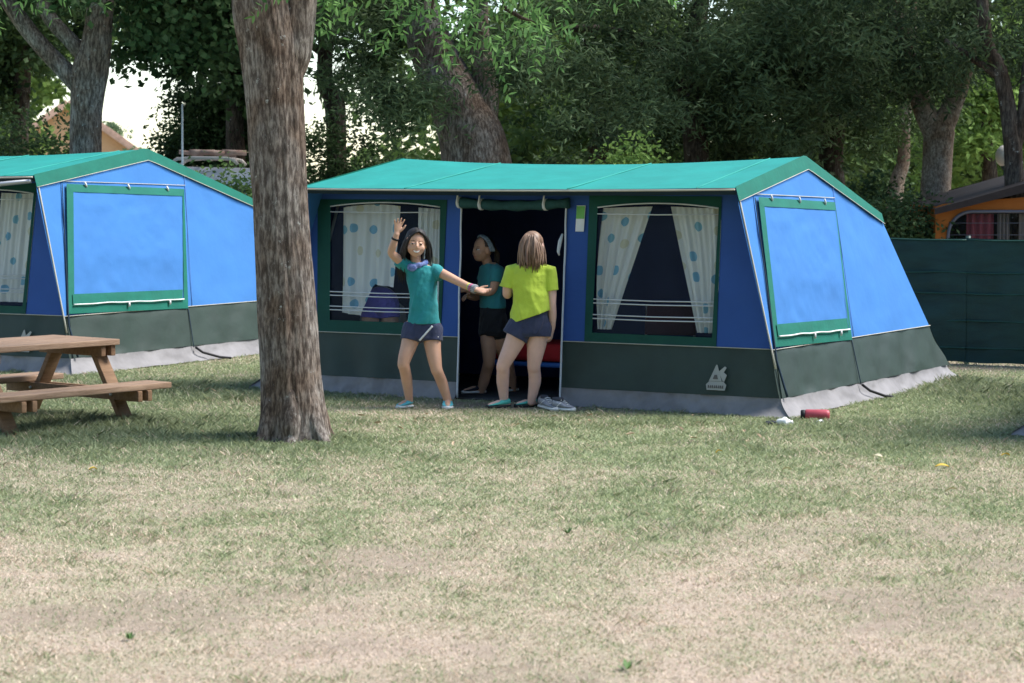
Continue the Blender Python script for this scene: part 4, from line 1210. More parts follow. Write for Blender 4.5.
for x0, x1, mm in ((0.36, 0.66, 'redcloth'), (0.70, 0.84, 'greycloth'), (0.94, 1.32, 'greycloth'), (1.6, 1.9, 'redcloth')):
    mb = MB(); vs = []
    for j in range(2):
        for i in range(25):
            s = i / 24; vs.append((x0 + (x1 - x0) * s, 0.10 + 0.02 * math.sin(s * 22), 0.6 if j == 0 else 1.40))
    mb.add(vs, [(i, i + 1, i + 26, i + 25) for i in range(24)]); mb.build('curtain', M[mm], root)
mb = MB()
DD = 2.6
def quad(mb, *p): mb.add(p, [tuple(range(len(p)))])
ov = 0.03
for x0, x1, z0, z1 in ((-ov, half, otop(0) - 0.03, zr_ + 0.02), (OW + ov, half, otop(0) - 0.03, zr_ + 0.02)):
    mb.ruled(seg2((x0, -0.10, z0), (x0, DD, z0)), seg2((x1, -0.10, z1), (x1, DD, z1)), 10, 10, 0.006, 2)
    mb.ruled(seg2((x0, -0.10, z0 - 0.065), (x1, -0.10, z1 - 0.13)), seg2((x0, -0.10, z0), (x1, -0.10, z1)), 16, 2, 0.002, 2)
mb.build('roof', M['brown'], root)
mb = MB(); quad(mb, (0, 0, 0), (0, DD, 0), (0, DD, zl), (0, 0, zl)); mb.build('side_wall', M['orange'], root)
mb = MB(); quad(mb, (OW, 0, 0), (OW, DD, 0), (OW, DD, zl), (OW, 0, zl)); mb.build('side_wall', M['orange'], root)
mb = MB(); quad(mb, (0, DD, 0), (OW, DD, 0), (OW, DD, zl), (half, DD, zr_), (0, DD, zl)); mb.build('rear_wall', M['brown'], root)

# house far behind on the left
Y = 90.0; hb = Vector((gx(70, Y), Y, 0)); root = empty('house', hb, 0.165); tag(root, 'peach coloured house with tiled gable roof far behind left tent', 'house')
M['plaster'] = mat('peach_plaster', (0.62, 0.36, 0.21), 0.9, 0.08, 1.5)
M['tile'] = mat('roof_tiles', (0.42, 0.20, 0.14), 0.85, 0.3, 6, 0.5, 12)
M['tileedge'] = mat('pale_tile_edge', (0.55, 0.33, 0.25), 0.85, 0.2, 8)
M['glass_dark'] = mat('dark_window_glass', (0.03, 0.035, 0.04), 0.15, 0.1, spec=0.6)
ha, he, hw_ = 4.75, 2.40, 3.3
mb = MB()
mb.add([(-hw_, 0, 0), (hw_, 0, 0), (hw_, 0, he), (0, 0, ha), (-hw_, 0, he), (-hw_, 9, 0), (hw_, 9, 0), (hw_, 9, he), (0, 9, ha), (-hw_, 9, he)],
       [(0, 1, 2, 3, 4), (6, 5, 9, 8, 7), (1, 6, 7, 2), (5, 0, 4, 9)])
mb.build('wall', M['plaster'], root, smooth=False)
mb = MB()
sl_ = (ha - he) / hw_
for sg in (1, -1):
    a = Vector((0, -0.35, ha + 0.10)); b_ = Vector((sg * (hw_ + 0.4), -0.35, he - 0.4 * sl_ + 0.10)); dd_ = Vector((0, 9.7, 0)); dn = Vector((0, 0, -0.16))
    mb.add([a, b_, b_ + dd_, a + dd_, a + dn, b_ + dn, b_ + dd_ + dn, a + dd_ + dn], [(0, 1, 2, 3), (4, 7, 6, 5), (0, 4, 5, 1), (1, 5, 6, 2), (2, 6, 7, 3)])
ro = mb.build('roof', M['tile'], root, smooth=False)
for sg in (1, -1):
    mb = MB(); mb.beam((0, -0.38, ha + 0.08), (sg * (hw_ + 0.42), -0.38, he - 0.42 * sl_ + 0.08), 0.1, 0.26); mb.build('verge', M['tileedge'], ro)
for x in (-1.4, 0.0):
    mb = MB(); mb.box((x, -0.02, 1.5), (0.9, 0.08, 1.2), bevel=0.01); wn = mb.build('window', M['white'], root)
    mb = MB(); mb.box((x, -0.065, 1.5), (0.74, 0.02, 1.04)); mb.build('pane', M['glass_dark'], wn)

# silver van behind the left tent
Y = 27.2; vb = Vector((gx(213, Y), Y + 1.7, 0)); root = empty('van', vb, math.radians(182)); tag(root, 'silver van with loaded roof rack behind the left tent', 'van')
M['paint'] = mat('silver_paint', (0.42, 0.43, 0.45), 0.35, 0.04, spec=0.5)
M['tyre'] = mat('tyre_rubber', (0.015, 0.015, 0.016), 0.8, 0.2)
M['clutter'] = mat('brown_bundle', (0.22, 0.12, 0.09), 0.9, 0.4, 9, 0.5, 14, color2=(0.45, 0.34, 0.28))
vz = gz(166, Y)
rings = []
for x, zt, zb in ((-0.80, 1.0, 0.35), (-0.78, 1.35, 0.30), (-0.62, vz - 0.12, 0.28), (-0.45, vz - 0.02, 0.28), (0.6, vz, 0.28), (1.2, vz - 0.02, 0.28), (1.75, vz - 0.35, 0.28), (2.1, 1.15, 0.28), (2.75, 0.98, 0.30), (2.9, 0.7, 0.36)):
    rings.append((x, zt, zb))
mb = MB(); vs = []; K = 28
for x, zt, zb in rings:
    for k in range(K):
        an = 2 * math.pi * k / K; c, s = math.cos(an), math.sin(an)
        yy = 0.82 * math.copysign(abs(c) ** 0.35, c); zz = (zt + zb) / 2 + (zt - zb) / 2 * math.copysign(abs(s) ** 0.35, s)
        yy *= 1 - 0.12 * max(0, (zz - 1.1)) / 0.9
        vs.append((x, yy + 0.82, zz))
fs = [(i * K + k, i * K + (k + 1) % K, (i + 1) * K + (k + 1) % K, (i + 1) * K + k) for i in range(len(rings) - 1) for k in range(K)]
fs += [tuple(range(K - 1, -1, -1)), tuple((len(rings) - 1) * K + k for k in range(K))]
mb.add(vs, fs); mb.build('body', M['paint'], root)
for x0, x1 in ((-0.5, 0.45), (0.55, 1.35)):
    mb = MB(); mb.add([(x0, 1.62, 1.15), (x1, 1.62, 1.15), (x1 - 0.04, 1.565, 1.68), (x0 + 0.04, 1.565, 1.68), (x0, 1.58, 1.15), (x1, 1.58, 1.15), (x1 - 0.04, 1.52, 1.68), (x0 + 0.04, 1.52, 1.68)],
                      [(0, 1, 2, 3), (7, 6, 5, 4), (0, 4, 5, 1), (1, 5, 6, 2), (2, 6, 7, 3), (3, 7, 4, 0)]); mb.build('window', M['glass_dark'], root, smooth=False)
for x in (-0.05, 2.15):
    for y in (0.09, 1.55):
        wb = MB(); wb.tube([(x, y - 0.09, 0.31), (x, y + 0.09, 0.31)], 0.31, 24); wh = wb.build('wheel', M['tyre'], root)
        wb = MB(); wb.tube([(x, y - 0.10, 0.31), (x, y + 0.10, 0.31)], 0.18, 20); wb.build('rim', M['pole'], wh)
rk = MB()
for y in (0.22, 1.42):
    rk.tube([(-0.22, y, vz + 0.02), (-0.17, y, vz + 0.075), (-0.08, y, vz + 0.095), (0.3, y, vz + 0.10), (0.50, y, vz + 0.085), (0.60, y, vz + 0.02)], 0.020, 8)
for x in (-0.1, 0.2, 0.5): rk.tube([(x, 0.22, vz + 0.09), (x, 1.42, vz + 0.09)], 0.018, 8)
rk.build('roof_rack', mat('pale_rack', (0.55, 0.48, 0.42), 0.5, 0.1), root)
ld = MB(); r = random.Random(3)
for k in range(5):
    x = -0.12 + k * 0.13; ld.tube([(x - 0.13, 0.5 + 0.1 * r.random(), vz + 0.14 + 0.05 * r.random()), (x + 0.16, 0.55 + 0.1 * r.random(), vz + 0.15 + 0.05 * r.random())], 0.022 + 0.018 * r.random(), 9)
lo = ld.build('bundle', M['clutter'], None); lo.location = vb; lo.rotation_euler = (0, 0, math.radians(182))
tag(lo, 'brown bundle of rolled gear lying on the van roof rack', 'luggage')

# thin white pole and globe lamp
Y = 27.0; pb = bt(183, Y); mb = MB(); mb.tube([(0, 0, 0), (0, 0, 1.2), (0.01, 0, gz(104, Y))], [0.018, 0.015, 0.011], 10)
po = mb.build('white_pole', M['white'], None); po.location = pb; tag(po, 'thin white pole rising in front of dark shrub left of van', 'pole')
Y = 28.5; lb_ = bt(1004, Y); root = empty('street_lamp', lb_); tag(root, 'globe lamp, its pale ball half hidden by a slim dark trunk', 'lamp')
zc = gz(156, Y)
mb = MB(); mb.tube([(0, 0, 0), (0, 0, 0.3), (0, 0, 0.31), (0, 0, zc - 0.14)], [0.05, 0.05, 0.03, 0.025], 12); mb.build('pole', M['postg'], root)
mb = MB(); mb.ell((0, 0, zc), (0.125, 0.125, 0.14)); mb.build('globe', mat('opal_globe', (0.62, 0.58, 0.50), 0.3, 0.05, spec=0.5), root)
mb = MB(); mb.tube([(0, 0, zc - 0.17), (0, 0, zc - 0.12)], [0.045, 0.06], 14); mb.build('collar', M['postg'], root)

# ================================================================== picnic table
ax = Vector((0.64, 0.77, 0)).normalized(); tp = Vector((-ax.y, ax.x, 0))
ZB = 0.325; ZTt = 0.625
n0 = Vector(at(6, 397, 15.25)); f0 = Vector(at(170, 384.5, 16.5))
benchc = (n0 + f0) / 2
tbl = benchc + tp * 0.60 + Vector((-0.10, 0, 0)); tbl.z = 0
ang_t = math.atan2(ax.y, ax.x)
root = empty('picnic_table', tbl, ang_t); tag(root, 'wooden picnic table with attached benches at the left edge', 'picnic table')
def wood_mat(name, c1, c2):
    m = mat(name, c1, 0.75, 0.2, 5, 0.35, 40, stretch=(0.7, 9, 9), color2=c2, fac=(0.25, 0.75)); return m
M['plank_top'] = wood_mat('weathered_planks', (0.30, 0.22, 0.165), (0.50, 0.40, 0.31))
M['plank'] = wood_mat('brown_planks', (0.17, 0.10, 0.058), (0.40, 0.27, 0.18))
M['timber'] = wood_mat('brown_timber', (0.17, 0.095, 0.05), (0.30, 0.18, 0.10))
# local x along the planks (away to the right), y towards the far bench
LT = 1.30; LB = 1.52
for k in range(5):
    yb = -0.30 + k * 0.15
    mb = MB(); mb.box((-0.06, yb, ZTt - 0.02), (LT + 0.01 * (k % 2), 0.140, 0.042), bevel=0.006); mb.build('tabletop_plank', M['plank'], root)
for yb, in ((-0.53,), (-0.665,), (0.53,), (0.665,)):
    mb = MB(); mb.box((0, yb, ZB - 0.022), (LB, 0.128, 0.044), bevel=0.008); mb.build('bench_plank', M['plank'], root)
for x in (-0.52, 0.50):
    for sg in (1, -1):
        mb = MB(); mb.beam((x, sg * 0.60, -0.05), (x, sg * 0.20, ZTt - 0.045), 0.045, 0.105, Vector((1, 0, 0))); mb.build('leg', M['timber'], root)
    for nm, zc_, hl in (('bench_bearer', ZB - 0.083, 0.74), ('top_bearer', ZTt - 0.08, 0.35)):
        for dx in (0.045, -0.045):
            mb = MB(); mb.box((x + dx, 0, zc_), (0.04, hl * 2, 0.075), bevel=0.004); mb.build(nm, M['timber'], root)
    for sg in (1, -1):
        mb = MB(); mb.tube([(x - 0.075, sg * 0.45, ZB - 0.083), (x + 0.075, sg * 0.45, ZB - 0.083)], 0.011, 8); mb.build('bolt', M['pole'], root)

# ================================================================== people
def V3(*a): return Vector(a)
def remesh(mb, voxel, smooth_it=3, fac=0.5):
    """fuse all collected closed shapes into one continuous surface, return (verts, quads)"""
    me = bpy.data.meshes.new('tmp'); me.from_pydata(mb.v, [], mb.f); me.update()
    o = bpy.data.objects.new('tmp', me); COL.objects.link(o)
    md = o.modifiers.new('r', 'REMESH'); md.mode = 'VOXEL'; md.voxel_size = voxel; md.adaptivity = 0
    dg = bpy.context.evaluated_depsgraph_get(); dg.update()
    ev = o.evaluated_get(dg); m2 = ev.to_mesh()
    n = len(m2.vertices); co = np.empty(n * 3, np.float32); m2.vertices.foreach_get('co', co); co = co.reshape(-1, 3).astype(float)
    ne = len(m2.edges); ed = np.empty(ne * 2, np.int32); m2.edges.foreach_get('vertices', ed); ed = ed.reshape(-1, 2)
    fs = [tuple(p.vertices) for p in m2.polygons]
    ev.to_mesh_clear()
    bpy.data.objects.remove(o); bpy.data.meshes.remove(me)
    deg = np.zeros(n); np.add.at(deg, ed[:, 0], 1); np.add.at(deg, ed[:, 1], 1)
    for it in range(smooth_it):
        for lam in (fac, -fac * 0.92):                     # Taubin: smooth without shrinking fingers away
            acc = np.zeros((n, 3)); np.add.at(acc, ed[:, 0], co[ed[:, 1]]); np.add.at(acc, ed[:, 1], co[ed[:, 0]])
            co = co + lam * (acc / np.maximum(deg, 1)[:, None] - co)
    return co, fs
def mesh_obj(name, co, fs, mats, parent, mi=None):
    me = bpy.data.meshes.new(name); me.from_pydata([tuple(c) for c in co], [], fs); me.update()
    me.polygons.foreach_set('use_smooth', [True] * len(me.polygons))
    for m in mats: me.materials.append(m)
    if mi is not None: me.polygons.foreach_set('material_index', mi)
    o = bpy.data.objects.new(name, me); COL.objects.link(o); o.parent = parent
    return o
def wrinkle(co, amp, f, seed, stretch=(1, 1, 1)):
    out = co.copy(); c = co.mean(0)
    for i, p in enumerate(co):
        q = Vector((p[0] * f * stretch[0] + seed, p[1] * f * stretch[1], p[2] * f * stretch[2]))
        h = amp * (noise.noise(q) + 0.5 * noise.noise(q * 2.3))
        d_ = np.array([p[0] - c[0], p[1] - c[1], 0.0]); l = np.linalg.norm(d_) + 1e-6
        out[i] = p + d_ / l * h
    return out
def folds(co, amp, f, seed, dirv):
    """sharp drawn creases: ridged noise stretched along dirv"""
    dv = Vector(dirv).normalized(); out = co.copy(); c = co.mean(0)
    for i, p in enumerate(co):
        q = Vector(p); al = q.dot(dv); q2 = (q - dv * al) * f + dv * al * f * 0.22 + Vector((seed, seed * 0.7, 0))
        h = amp * (0.55 - min(1.0, abs(noise.noise(q2)) * 3.2))
        d_ = np.array([p[0] - c[0], p[1] - c[1], 0.0]); l = np.linalg.norm(d_) + 1e-6
        out[i] = p + d_ / l * h
    return out
def skin_mat(name, c):
    m = mat(name, c, 0.5, 0.07, 12, spec=0.35)
    p = m.node_tree.nodes['Principled BSDF']; p.inputs['Coat Weight'].default_value = 0.03; p.inputs['Subsurface Weight'].default_value = 0.12
    p.inputs['Subsurface Radius'].default_value = (0.02, 0.008, 0.004); p.inputs['Subsurface Scale'].default_value = 0.3
    return m
M['skin_tan'] = skin_mat('tan_skin', (0.58, 0.335, 0.225))
M['skin_pale'] = skin_mat('pale_skin', (0.70, 0.44, 0.35))
M['skin_olive'] = skin_mat('olive_skin', (0.50, 0.28, 0.19))
M['eye_w'] = mat('eye_white', (0.70, 0.68, 0.65), 0.3, 0.03)
M['eye_d'] = mat('dark_eye', (0.02, 0.014, 0.012), 0.25, 0.05)
M['brow'] = mat('dark_brow', (0.10, 0.06, 0.042), 0.8, 0.1)
M['lip'] = mat('lips', (0.42, 0.15, 0.12), 0.45, 0.05)
M['teeth'] = mat('teeth', (0.80, 0.77, 0.72), 0.3, 0.03)
M['hair_black'] = mat('black_brown_hair', (0.010, 0.008, 0.007), 0.6, 0.4, 30, spec=0.5, stretch=(1, 1, 0.1))
M['hair_brown'] = mat('dark_brown_hair', (0.035, 0.022, 0.015), 0.45, 0.4, 30, spec=0.4, stretch=(1, 1, 0.1))
M['hair_blond'] = mat('light_brown_hair', (0.10, 0.055, 0.035), 0.5, 0.4, 26, spec=0.4, stretch=(1.5, 1.5, 0.15), color2=(0.30, 0.19, 0.125))
def cloth(name, c, var=0.10): return mat(name, c, 0.85, var, 7, 0.25, 30, sheen=0.15)
M['teal_shirt'] = cloth('teal_shirt', (0.018, 0.225, 0.235))
M['teal_shirt2'] = cloth('teal_shirt_second', (0.03, 0.20, 0.22))
M['lime_shirt'] = cloth('lime_shirt', (0.47, 0.60, 0.06))
M['navy_short'] = cloth('navy_shorts', (0.034, 0.042, 0.085))
M['black_short'] = cloth('black_shorts', (0.012, 0.013, 0.018))
M['purple_short'] = cloth('purple_shorts', (0.12, 0.10, 0.46))
M['grey_shirt'] = cloth('grey_shirt', (0.40, 0.40, 0.38))
M['scarf'] = mat('blue_bandana', (0.035, 0.075, 0.25), 0.85, 0.4, 45, color2=(0.22, 0.27, 0.48))
M['band_grey'] = mat('patterned_headband', (0.10, 0.14, 0.19), 0.85, 0.4, 60, color2=(0.36, 0.42, 0.48))
M['aqua'] = mat('aqua_canvas_shoe', (0.10, 0.42, 0.46), 0.8, 0.1, 20)
M['mint'] = mat('mint_shoe', (0.10, 0.50, 0.40), 0.7, 0.12, 20)
M['sole_w'] = mat('white_sole', (0.70, 0.70, 0.67), 0.6, 0.06)
M['sole_d'] = mat('dark_sole', (0.03, 0.035, 0.035), 0.7, 0.1)
M['navy_shoe'] = mat('dark_navy_shoe', (0.014, 0.018, 0.03), 0.7, 0.15, 20)

def headM(yaw=0.0, pitch=0.0, roll=0.0):
    return Euler((pitch, roll, yaw), 'XYZ').to_matrix()
def add_head(mb, c, M3, s=1.0, ears=True):
    """head of half-height 0.1*s looking along local -Y"""
    T = lambda x, y, z: Vector(c) + M3 @ (Vector((x, y, z)) * s)
    E_ = lambda p, r: mb.ell(T(*p), [k * s for k in r], M3)
    E_((0, 0.014, 0.022), (0.076, 0.086, 0.084)); E_((0, -0.020, -0.028), (0.065, 0.062, 0.064))
    E_((0, -0.034, -0.062), (0.044, 0.040, 0.034)); E_((0, -0.050, -0.082), (0.018, 0.016, 0.012))
    for sg in (1, -1):
        E_((sg * 0.036, -0.046, -0.030), (0.027, 0.024, 0.028))
        if ears: E_((sg * 0.074, 0.008, -0.012), (0.010, 0.018, 0.028))
        E_((sg * 0.030, -0.066, 0.004), (0.013, 0.012, 0.009))
    mb.loft([(T(0, -0.070, 0.016), M3 @ Vector((0.006, 0, 0)) * s, M3 @ Vector((0, 0.010, 0.0)) * s), (T(0, -0.082, -0.012), M3 @ Vector((0.010, 0, 0)) * s, M3 @ Vector((0, 0.014, 0)) * s), (T(0, -0.080, -0.026), M3 @ Vector((0.012, 0, 0)) * s, M3 @ Vector((0, 0.010, 0)) * s), (T(0, -0.074, -0.031), M3 @ Vector((0.008, 0, 0)) * s, M3 @ Vector((0, 0.008, 0)) * s)], 10)
    E_((0, -0.070, -0.050), (0.023, 0.012, 0.006)); E_((0, -0.069, -0.060), (0.020, 0.012, 0.007))
def face_mats(co, fs, c, M3, s, smile):
    """material index per face: 0 skin 1 eye white 2 dark 3 brow 4 lip 5 teeth"""
    Mi = np.array(M3.inverted()); ctr = np.array([co[list(f)].mean(0) for f in fs])
    q = ((ctr - np.array(c)) @ Mi.T) / s
    mi = np.zeros(len(fs), np.int32)
    fr_ = (q[:, 1] < -0.035) & (np.abs(q[:, 0]) < 0.06) & (q[:, 2] > -0.1) & (q[:, 2] < 0.06)
    for sg in (1, -1):
        dx = q[:, 0] - sg * 0.030; dz = q[:, 2] - 0.003
        hh = 0.0042 if smile else 0.0058
        mi[fr_ & ((dx / 0.0145) ** 2 + (dz / hh) ** 2 < 1)] = 1
        mi[fr_ & ((dx / 0.0075) ** 2 + (dz / (hh * 1.1)) ** 2 < 1)] = 2
        mi[fr_ & (np.abs(dx) < 0.0145) & (np.abs(dz - hh * 0.9 + 12 * dx * dx) < 0.0022)] = 2
        mi[fr_ & (np.abs(dx) < 0.015) & (np.abs(q[:, 2] - 0.026 + 0.15 * np.abs(dx)) < 0.0021)] = 3
    mx = 0.030 if smile else 0.018
    dz = q[:, 2] + 0.055 - (0.010 * (q[:, 0] / 0.027) ** 2 if smile else 0)
    mi[fr_ & ((q[:, 0] / mx) ** 2 + (dz / (0.0105 if smile else 0.008)) ** 2 < 1)] = 4
    if smile: mi[fr_ & ((q[:, 0] / 0.025) ** 2 + ((dz - 0.001) / 0.0068) ** 2 < 1)] = 5
    return mi

def add_hand(mb, wrist, d, n, size=1.0, curl=(0.2, 0.2, 0.25, 0.3), spread=0.16, thumb_side=1, thumb_open=0.9, wr=0.023):
    """palm and five separate fingers; d along the hand, n = palm normal (fingers curl towards n)"""
    d = Vector(d).normalized(); n = Vector(n); n = (n - d * n.dot(d)).normalized(); sd = d.cross(n) * thumb_side
    wr_ = Vector(wrist); s = size
    pl = 0.074 * s
    mb.loft([(wr_ - d * 0.008 * s, sd * wr, n * wr * 0.85), (wr_ + d * 0.012 * s, sd * 0.024 * s, n * 0.014 * s), (wr_ + d * 0.040 * s, sd * 0.032 * s, n * 0.013 * s), (wr_ + d * pl, sd * 0.033 * s, n * 0.010 * s), (wr_ + d * (pl + 0.006 * s), sd * 0.029 * s, n * 0.007 * s)], 16)
    for k, (off, ln) in enumerate(((0.024, 0.058), (0.008, 0.066), (-0.008, 0.061), (-0.024, 0.048))):
        a = (1.5 - k) * spread
        dd = (d * math.cos(a) + sd * math.sin(a)).normalized()
        p = wr_ + d * (pl - 0.008 * s) + sd * off * s
        pts = [p - d * 0.012 * s, p]; rad = [0.0085 * s, 0.0088 * s]
        cur = 0.0
        for j, fr_ in enumerate((0.42, 0.32, 0.26)):
            cur += curl[k] * (0.8 if j == 0 else 1.0)
            p = p + (dd * math.cos(cur) + n * math.sin(cur)) * ln * s * fr_
            pts.append(p); rad.append((0.0080, 0.0073, 0.0062)[j] * s)
        mb.tube(pts, rad, 10, True, True)
    b = wr_ + d * 0.020 * s + sd * 0.020 * s
    td = (d * math.cos(thumb_open) + sd * math.sin(thumb_open) + n * 0.25).normalized()
    p1 = b + td * 0.030 * s; p2 = p1 + (td * 0.9 + d * 0.35).normalized() * 0.024 * s; p3 = p2 + (td * 0.6 + d * 0.6).normalized() * 0.018 * s
    mb.tube([b - td * 0.012 * s, b, p1, p2, p3], [0.011 * s, 0.012 * s, 0.0102 * s, 0.0088 * s, 0.0068 * s], 10, True, True)

def limb(mb, pts, rad, seg=16):
    P = [Vector(p) for p in pts]; n = len(P); cp, cr = [], []
    for i in range(n - 1):
        p0 = P[max(i - 1, 0)]; p1 = P[i]; p2 = P[i + 1]; p3 = P[min(i + 2, n - 1)]
        for k in range(6):
            t = k / 6
            cp.append(0.5 * ((2 * p1) + (p2 - p0) * t + (2 * p0 - 5 * p1 + 4 * p2 - p3) * t * t + (3 * p1 - p0 - 3 * p2 + p3) * t ** 3))
            cr.append(rad[i] + (rad[i + 1] - rad[i]) * t)
    cp.append(P[-1]); cr.append(rad[-1]); mb.tube(cp, cr, seg, True, True)
def torso(mb, rings, seg=28):
    """rings: (centre, half width vector, half depth vector)"""
    mb.loft(rings, seg)
def foot(mb, ankle, heel, toe, s=1.0):
    a, h, t = Vector(ankle), Vector(heel), Vector(toe)
    dr = (t - h); dr.z = 0; dr.normalize(); sd = Vector((-dr.y, dr.x, 0))
    mb.tube([a, h + Vector((0, 0, 0.035)) + dr * 0.02], [0.033 * s, 0.032 * s], 12, True, True)
    mb.tube([h + dr * 0.025 + V3(0, 0, 0.03), h.lerp(t, 0.5) + V3(0, 0, 0.032), t - dr * 0.03 + V3(0, 0, 0.022)], [0.028 * s, 0.033 * s, 0.022 * s], 12, True, True)
def shoe(name, heel, toe, m_up, m_sole, parent, h=0.068, wd=0.042, open_=True, sole=0.022):
    hl, t = Vector(heel), Vector(toe); dr = t - hl; ln = Vector((dr.x, dr.y, 0)).length; dr.z = 0; dr.normalize(); sd = Vector((-dr.y, dr.x, 0)); up = V3(0, 0, 1)
    prof = ((0.0, 0.55, 0.95), (0.06, 0.80, 1.05), (0.22, 0.88, 1.0), (0.40, 0.92, 0.86), (0.60, 1.04, 0.66), (0.80, 1.0, 0.50), (0.93, 0.72, 0.40), (1.0, 0.34, 0.26))
    mb = MB(); rings = []
    for s, w_, hh in prof:
        c = hl + dr * ln * s; top = h * hh
        rings.append((c + up * (sole + (top - sole) / 2), sd * wd * w_, up * (top - sole) / 2 * 1.15))
    mb.loft(rings, 18); co, fs = remesh(mb, 0.0045, 3)
    so_ = mesh_obj(name, co, fs, [m_up], parent)
    mb = MB(); rings = []
    for s, w_, hh in prof:
        c = hl + dr * (ln * s * 1.03 - 0.003); rings.append((c + up * (sole * 0.55), sd * wd * w_ * 1.08, up * sole * 0.62))
    mb.loft(rings, 18); mb.build('sole', m_sole, so_)
    return so_

def strands(mb, c, M3, roots, ends, n, rad, seed, sag=0.0, jitter=0.012, mids=None):
    """tapered hair locks from root arc to end arc in head space"""
    r = random.Random(seed)
    for i in range(n):
        t = (i + r.random()) / n
        a = Vector(roots(t)); e = Vector(ends(t)); m_ = Vector(mids(t)) if mids else (a + e) / 2
        e = e + Vector((r.gauss(0, jitter), r.gauss(0, jitter), r.gauss(0, jitter * 1.6))); m_ = m_ + Vector((r.gauss(0, jitter * 0.4),) * 3)
        pts = []
        for k in range(8):
            s = k / 7; pts.append(Vector(c) + M3 @ (a * (1 - s) ** 2 + m_ * 2 * s * (1 - s) + e * s * s))
        rr_ = rad * r.uniform(0.7, 1.3)
        mb.tube(pts, [rr_ * 0.7, rr_, rr_, rr_, rr_ * 0.95, rr_ * 0.85, rr_ * 0.6, rr_ * 0.2], 6)

# ---------------------------------------------------------------- girl in the teal shirt, waving
SCL = 129.0
def figure(px0, py0, Y=None):
    g = on_ground(px0, py0) if Y is None else Vector((gx(px0, Y), Y, 0))
    sc = FOC / (g.y * math.cos(PITCH) + EYE * math.sin(PITCH))
    def P(px, py, y=0.0):
        q = Vector(at(px, py, g.y + y)) - g
        return q
    return g, P
g, P = figure(426, 408)
root = empty('person', g); tag(root, 'smiling girl in teal shirt and navy shorts, one arm raised and one stretched out', 'person')
hc = P(416, 243.5, -0.03); HM = headM(0.12, 0.06, 0.06)
W = lambda px_: px_ / SCL
body = MB(); add_head(body, hc, HM, 1.05)
limb(body, [P(417, 270, 0.02), P(416, 262, 0.015), P(415, 252, 0.01)], [0.050, 0.041, 0.040])
X = V3(1, 0, 0); Yv = V3(0, 1, 0)
sh_t = (P(436.5, 269, 0.0) - P(405.5, 265, 0.0)).normalized()
TR = [(P(418, 261.5, .02), sh_t * 0.045, Yv * 0.04), (P(420, 265.5, .02), sh_t * 0.105, Yv * 0.060), (P(421.5, 272, .02), sh_t * 0.118, Yv * 0.076), (P(422.5, 284, .015), sh_t * 0.105, Yv * 0.083), (P(423.5, 300, .01), X * 0.092, Yv * 0.075), (P(423.5, 312, .01), X * 0.102, Yv * 0.080), (P(423, 325, .01), X * 0.118, Yv * 0.092), (P(422.5, 333, .01), X * 0.112, Yv * 0.088)]
torso(body, TR)
RA = [P(406.5, 267, 0.01), P(398, 259, -0.03), P(391.5, 252.5, -0.06), P(393.5, 244, -0.09), P(396.5, 234.5, -0.11)]
limb(body, RA, [0.040, 0.036, 0.031, 0.029, 0.0215])
LA = [P(435.5, 270.5, 0.01), P(446, 275.5, -0.05), P(457, 281, -0.10), P(466, 285.5, -0.15), P(475, 289.0, -0.20)]
limb(body, LA, [0.042, 0.037, 0.032, 0.030, 0.0215])
add_hand(body, P(396.8, 233.5, -0.112), P(399.5, 217, -0.11) - P(396.8, 233.5, -0.112), V3(0.25, -1, 0), 0.93, (0.10, 0.12, 0.18, 0.22), 0.22, 1, 0.75)
add_hand(body, P(476, 289.5, -0.205), P(492, 293, -0.26) - P(476, 289.5, -0.205), V3(-0.1, -0.6, 0.85), 0.93, (0.10, 0.16, 0.22, 0.3), 0.17, -1, 0.7)
# legs
limb(body, [P(413.5, 328, 0.01), P(410, 342, -0.02), P(403.8, 362, -0.07), P(404.8, 369, -0.055), P(406.8, 380, -0.01), P(409.3, 401, 0.03)], [0.076, 0.067, 0.048, 0.044, 0.044, 0.028], 20)
limb(body, [P(432, 328, 0.01), P(432.5, 344, -0.02), P(436, 367, -0.06), P(438.5, 374, -0.045), P(442.5, 384, 0.0), P(448.2, 402, 0.02)], [0.076, 0.066, 0.047, 0.043, 0.043, 0.028], 20)
HR, TRt = P(411, 407.5, 0.06), P(397.5, 409.5, -0.06); HR.z = TRt.z = 0.0
HL, TL_ = P(447.5, 408, 0.08), P(447.8, 410, -0.11); HL.z = TL_.z = 0.0
foot(body, P(409.3, 400, 0.03), HR, TRt, 0.9); foot(body, P(448.2, 401, 0.02), HL, TL_, 0.9)
co, fs = remesh(body, 0.0048, 3)
mi = face_mats(co, fs, hc, HM, 1.05, True)
mesh_obj('body', co, fs, [M['skin_tan'], M['eye_w'], M['eye_d'], M['brow'], M['lip'], M['teeth']], root, mi)
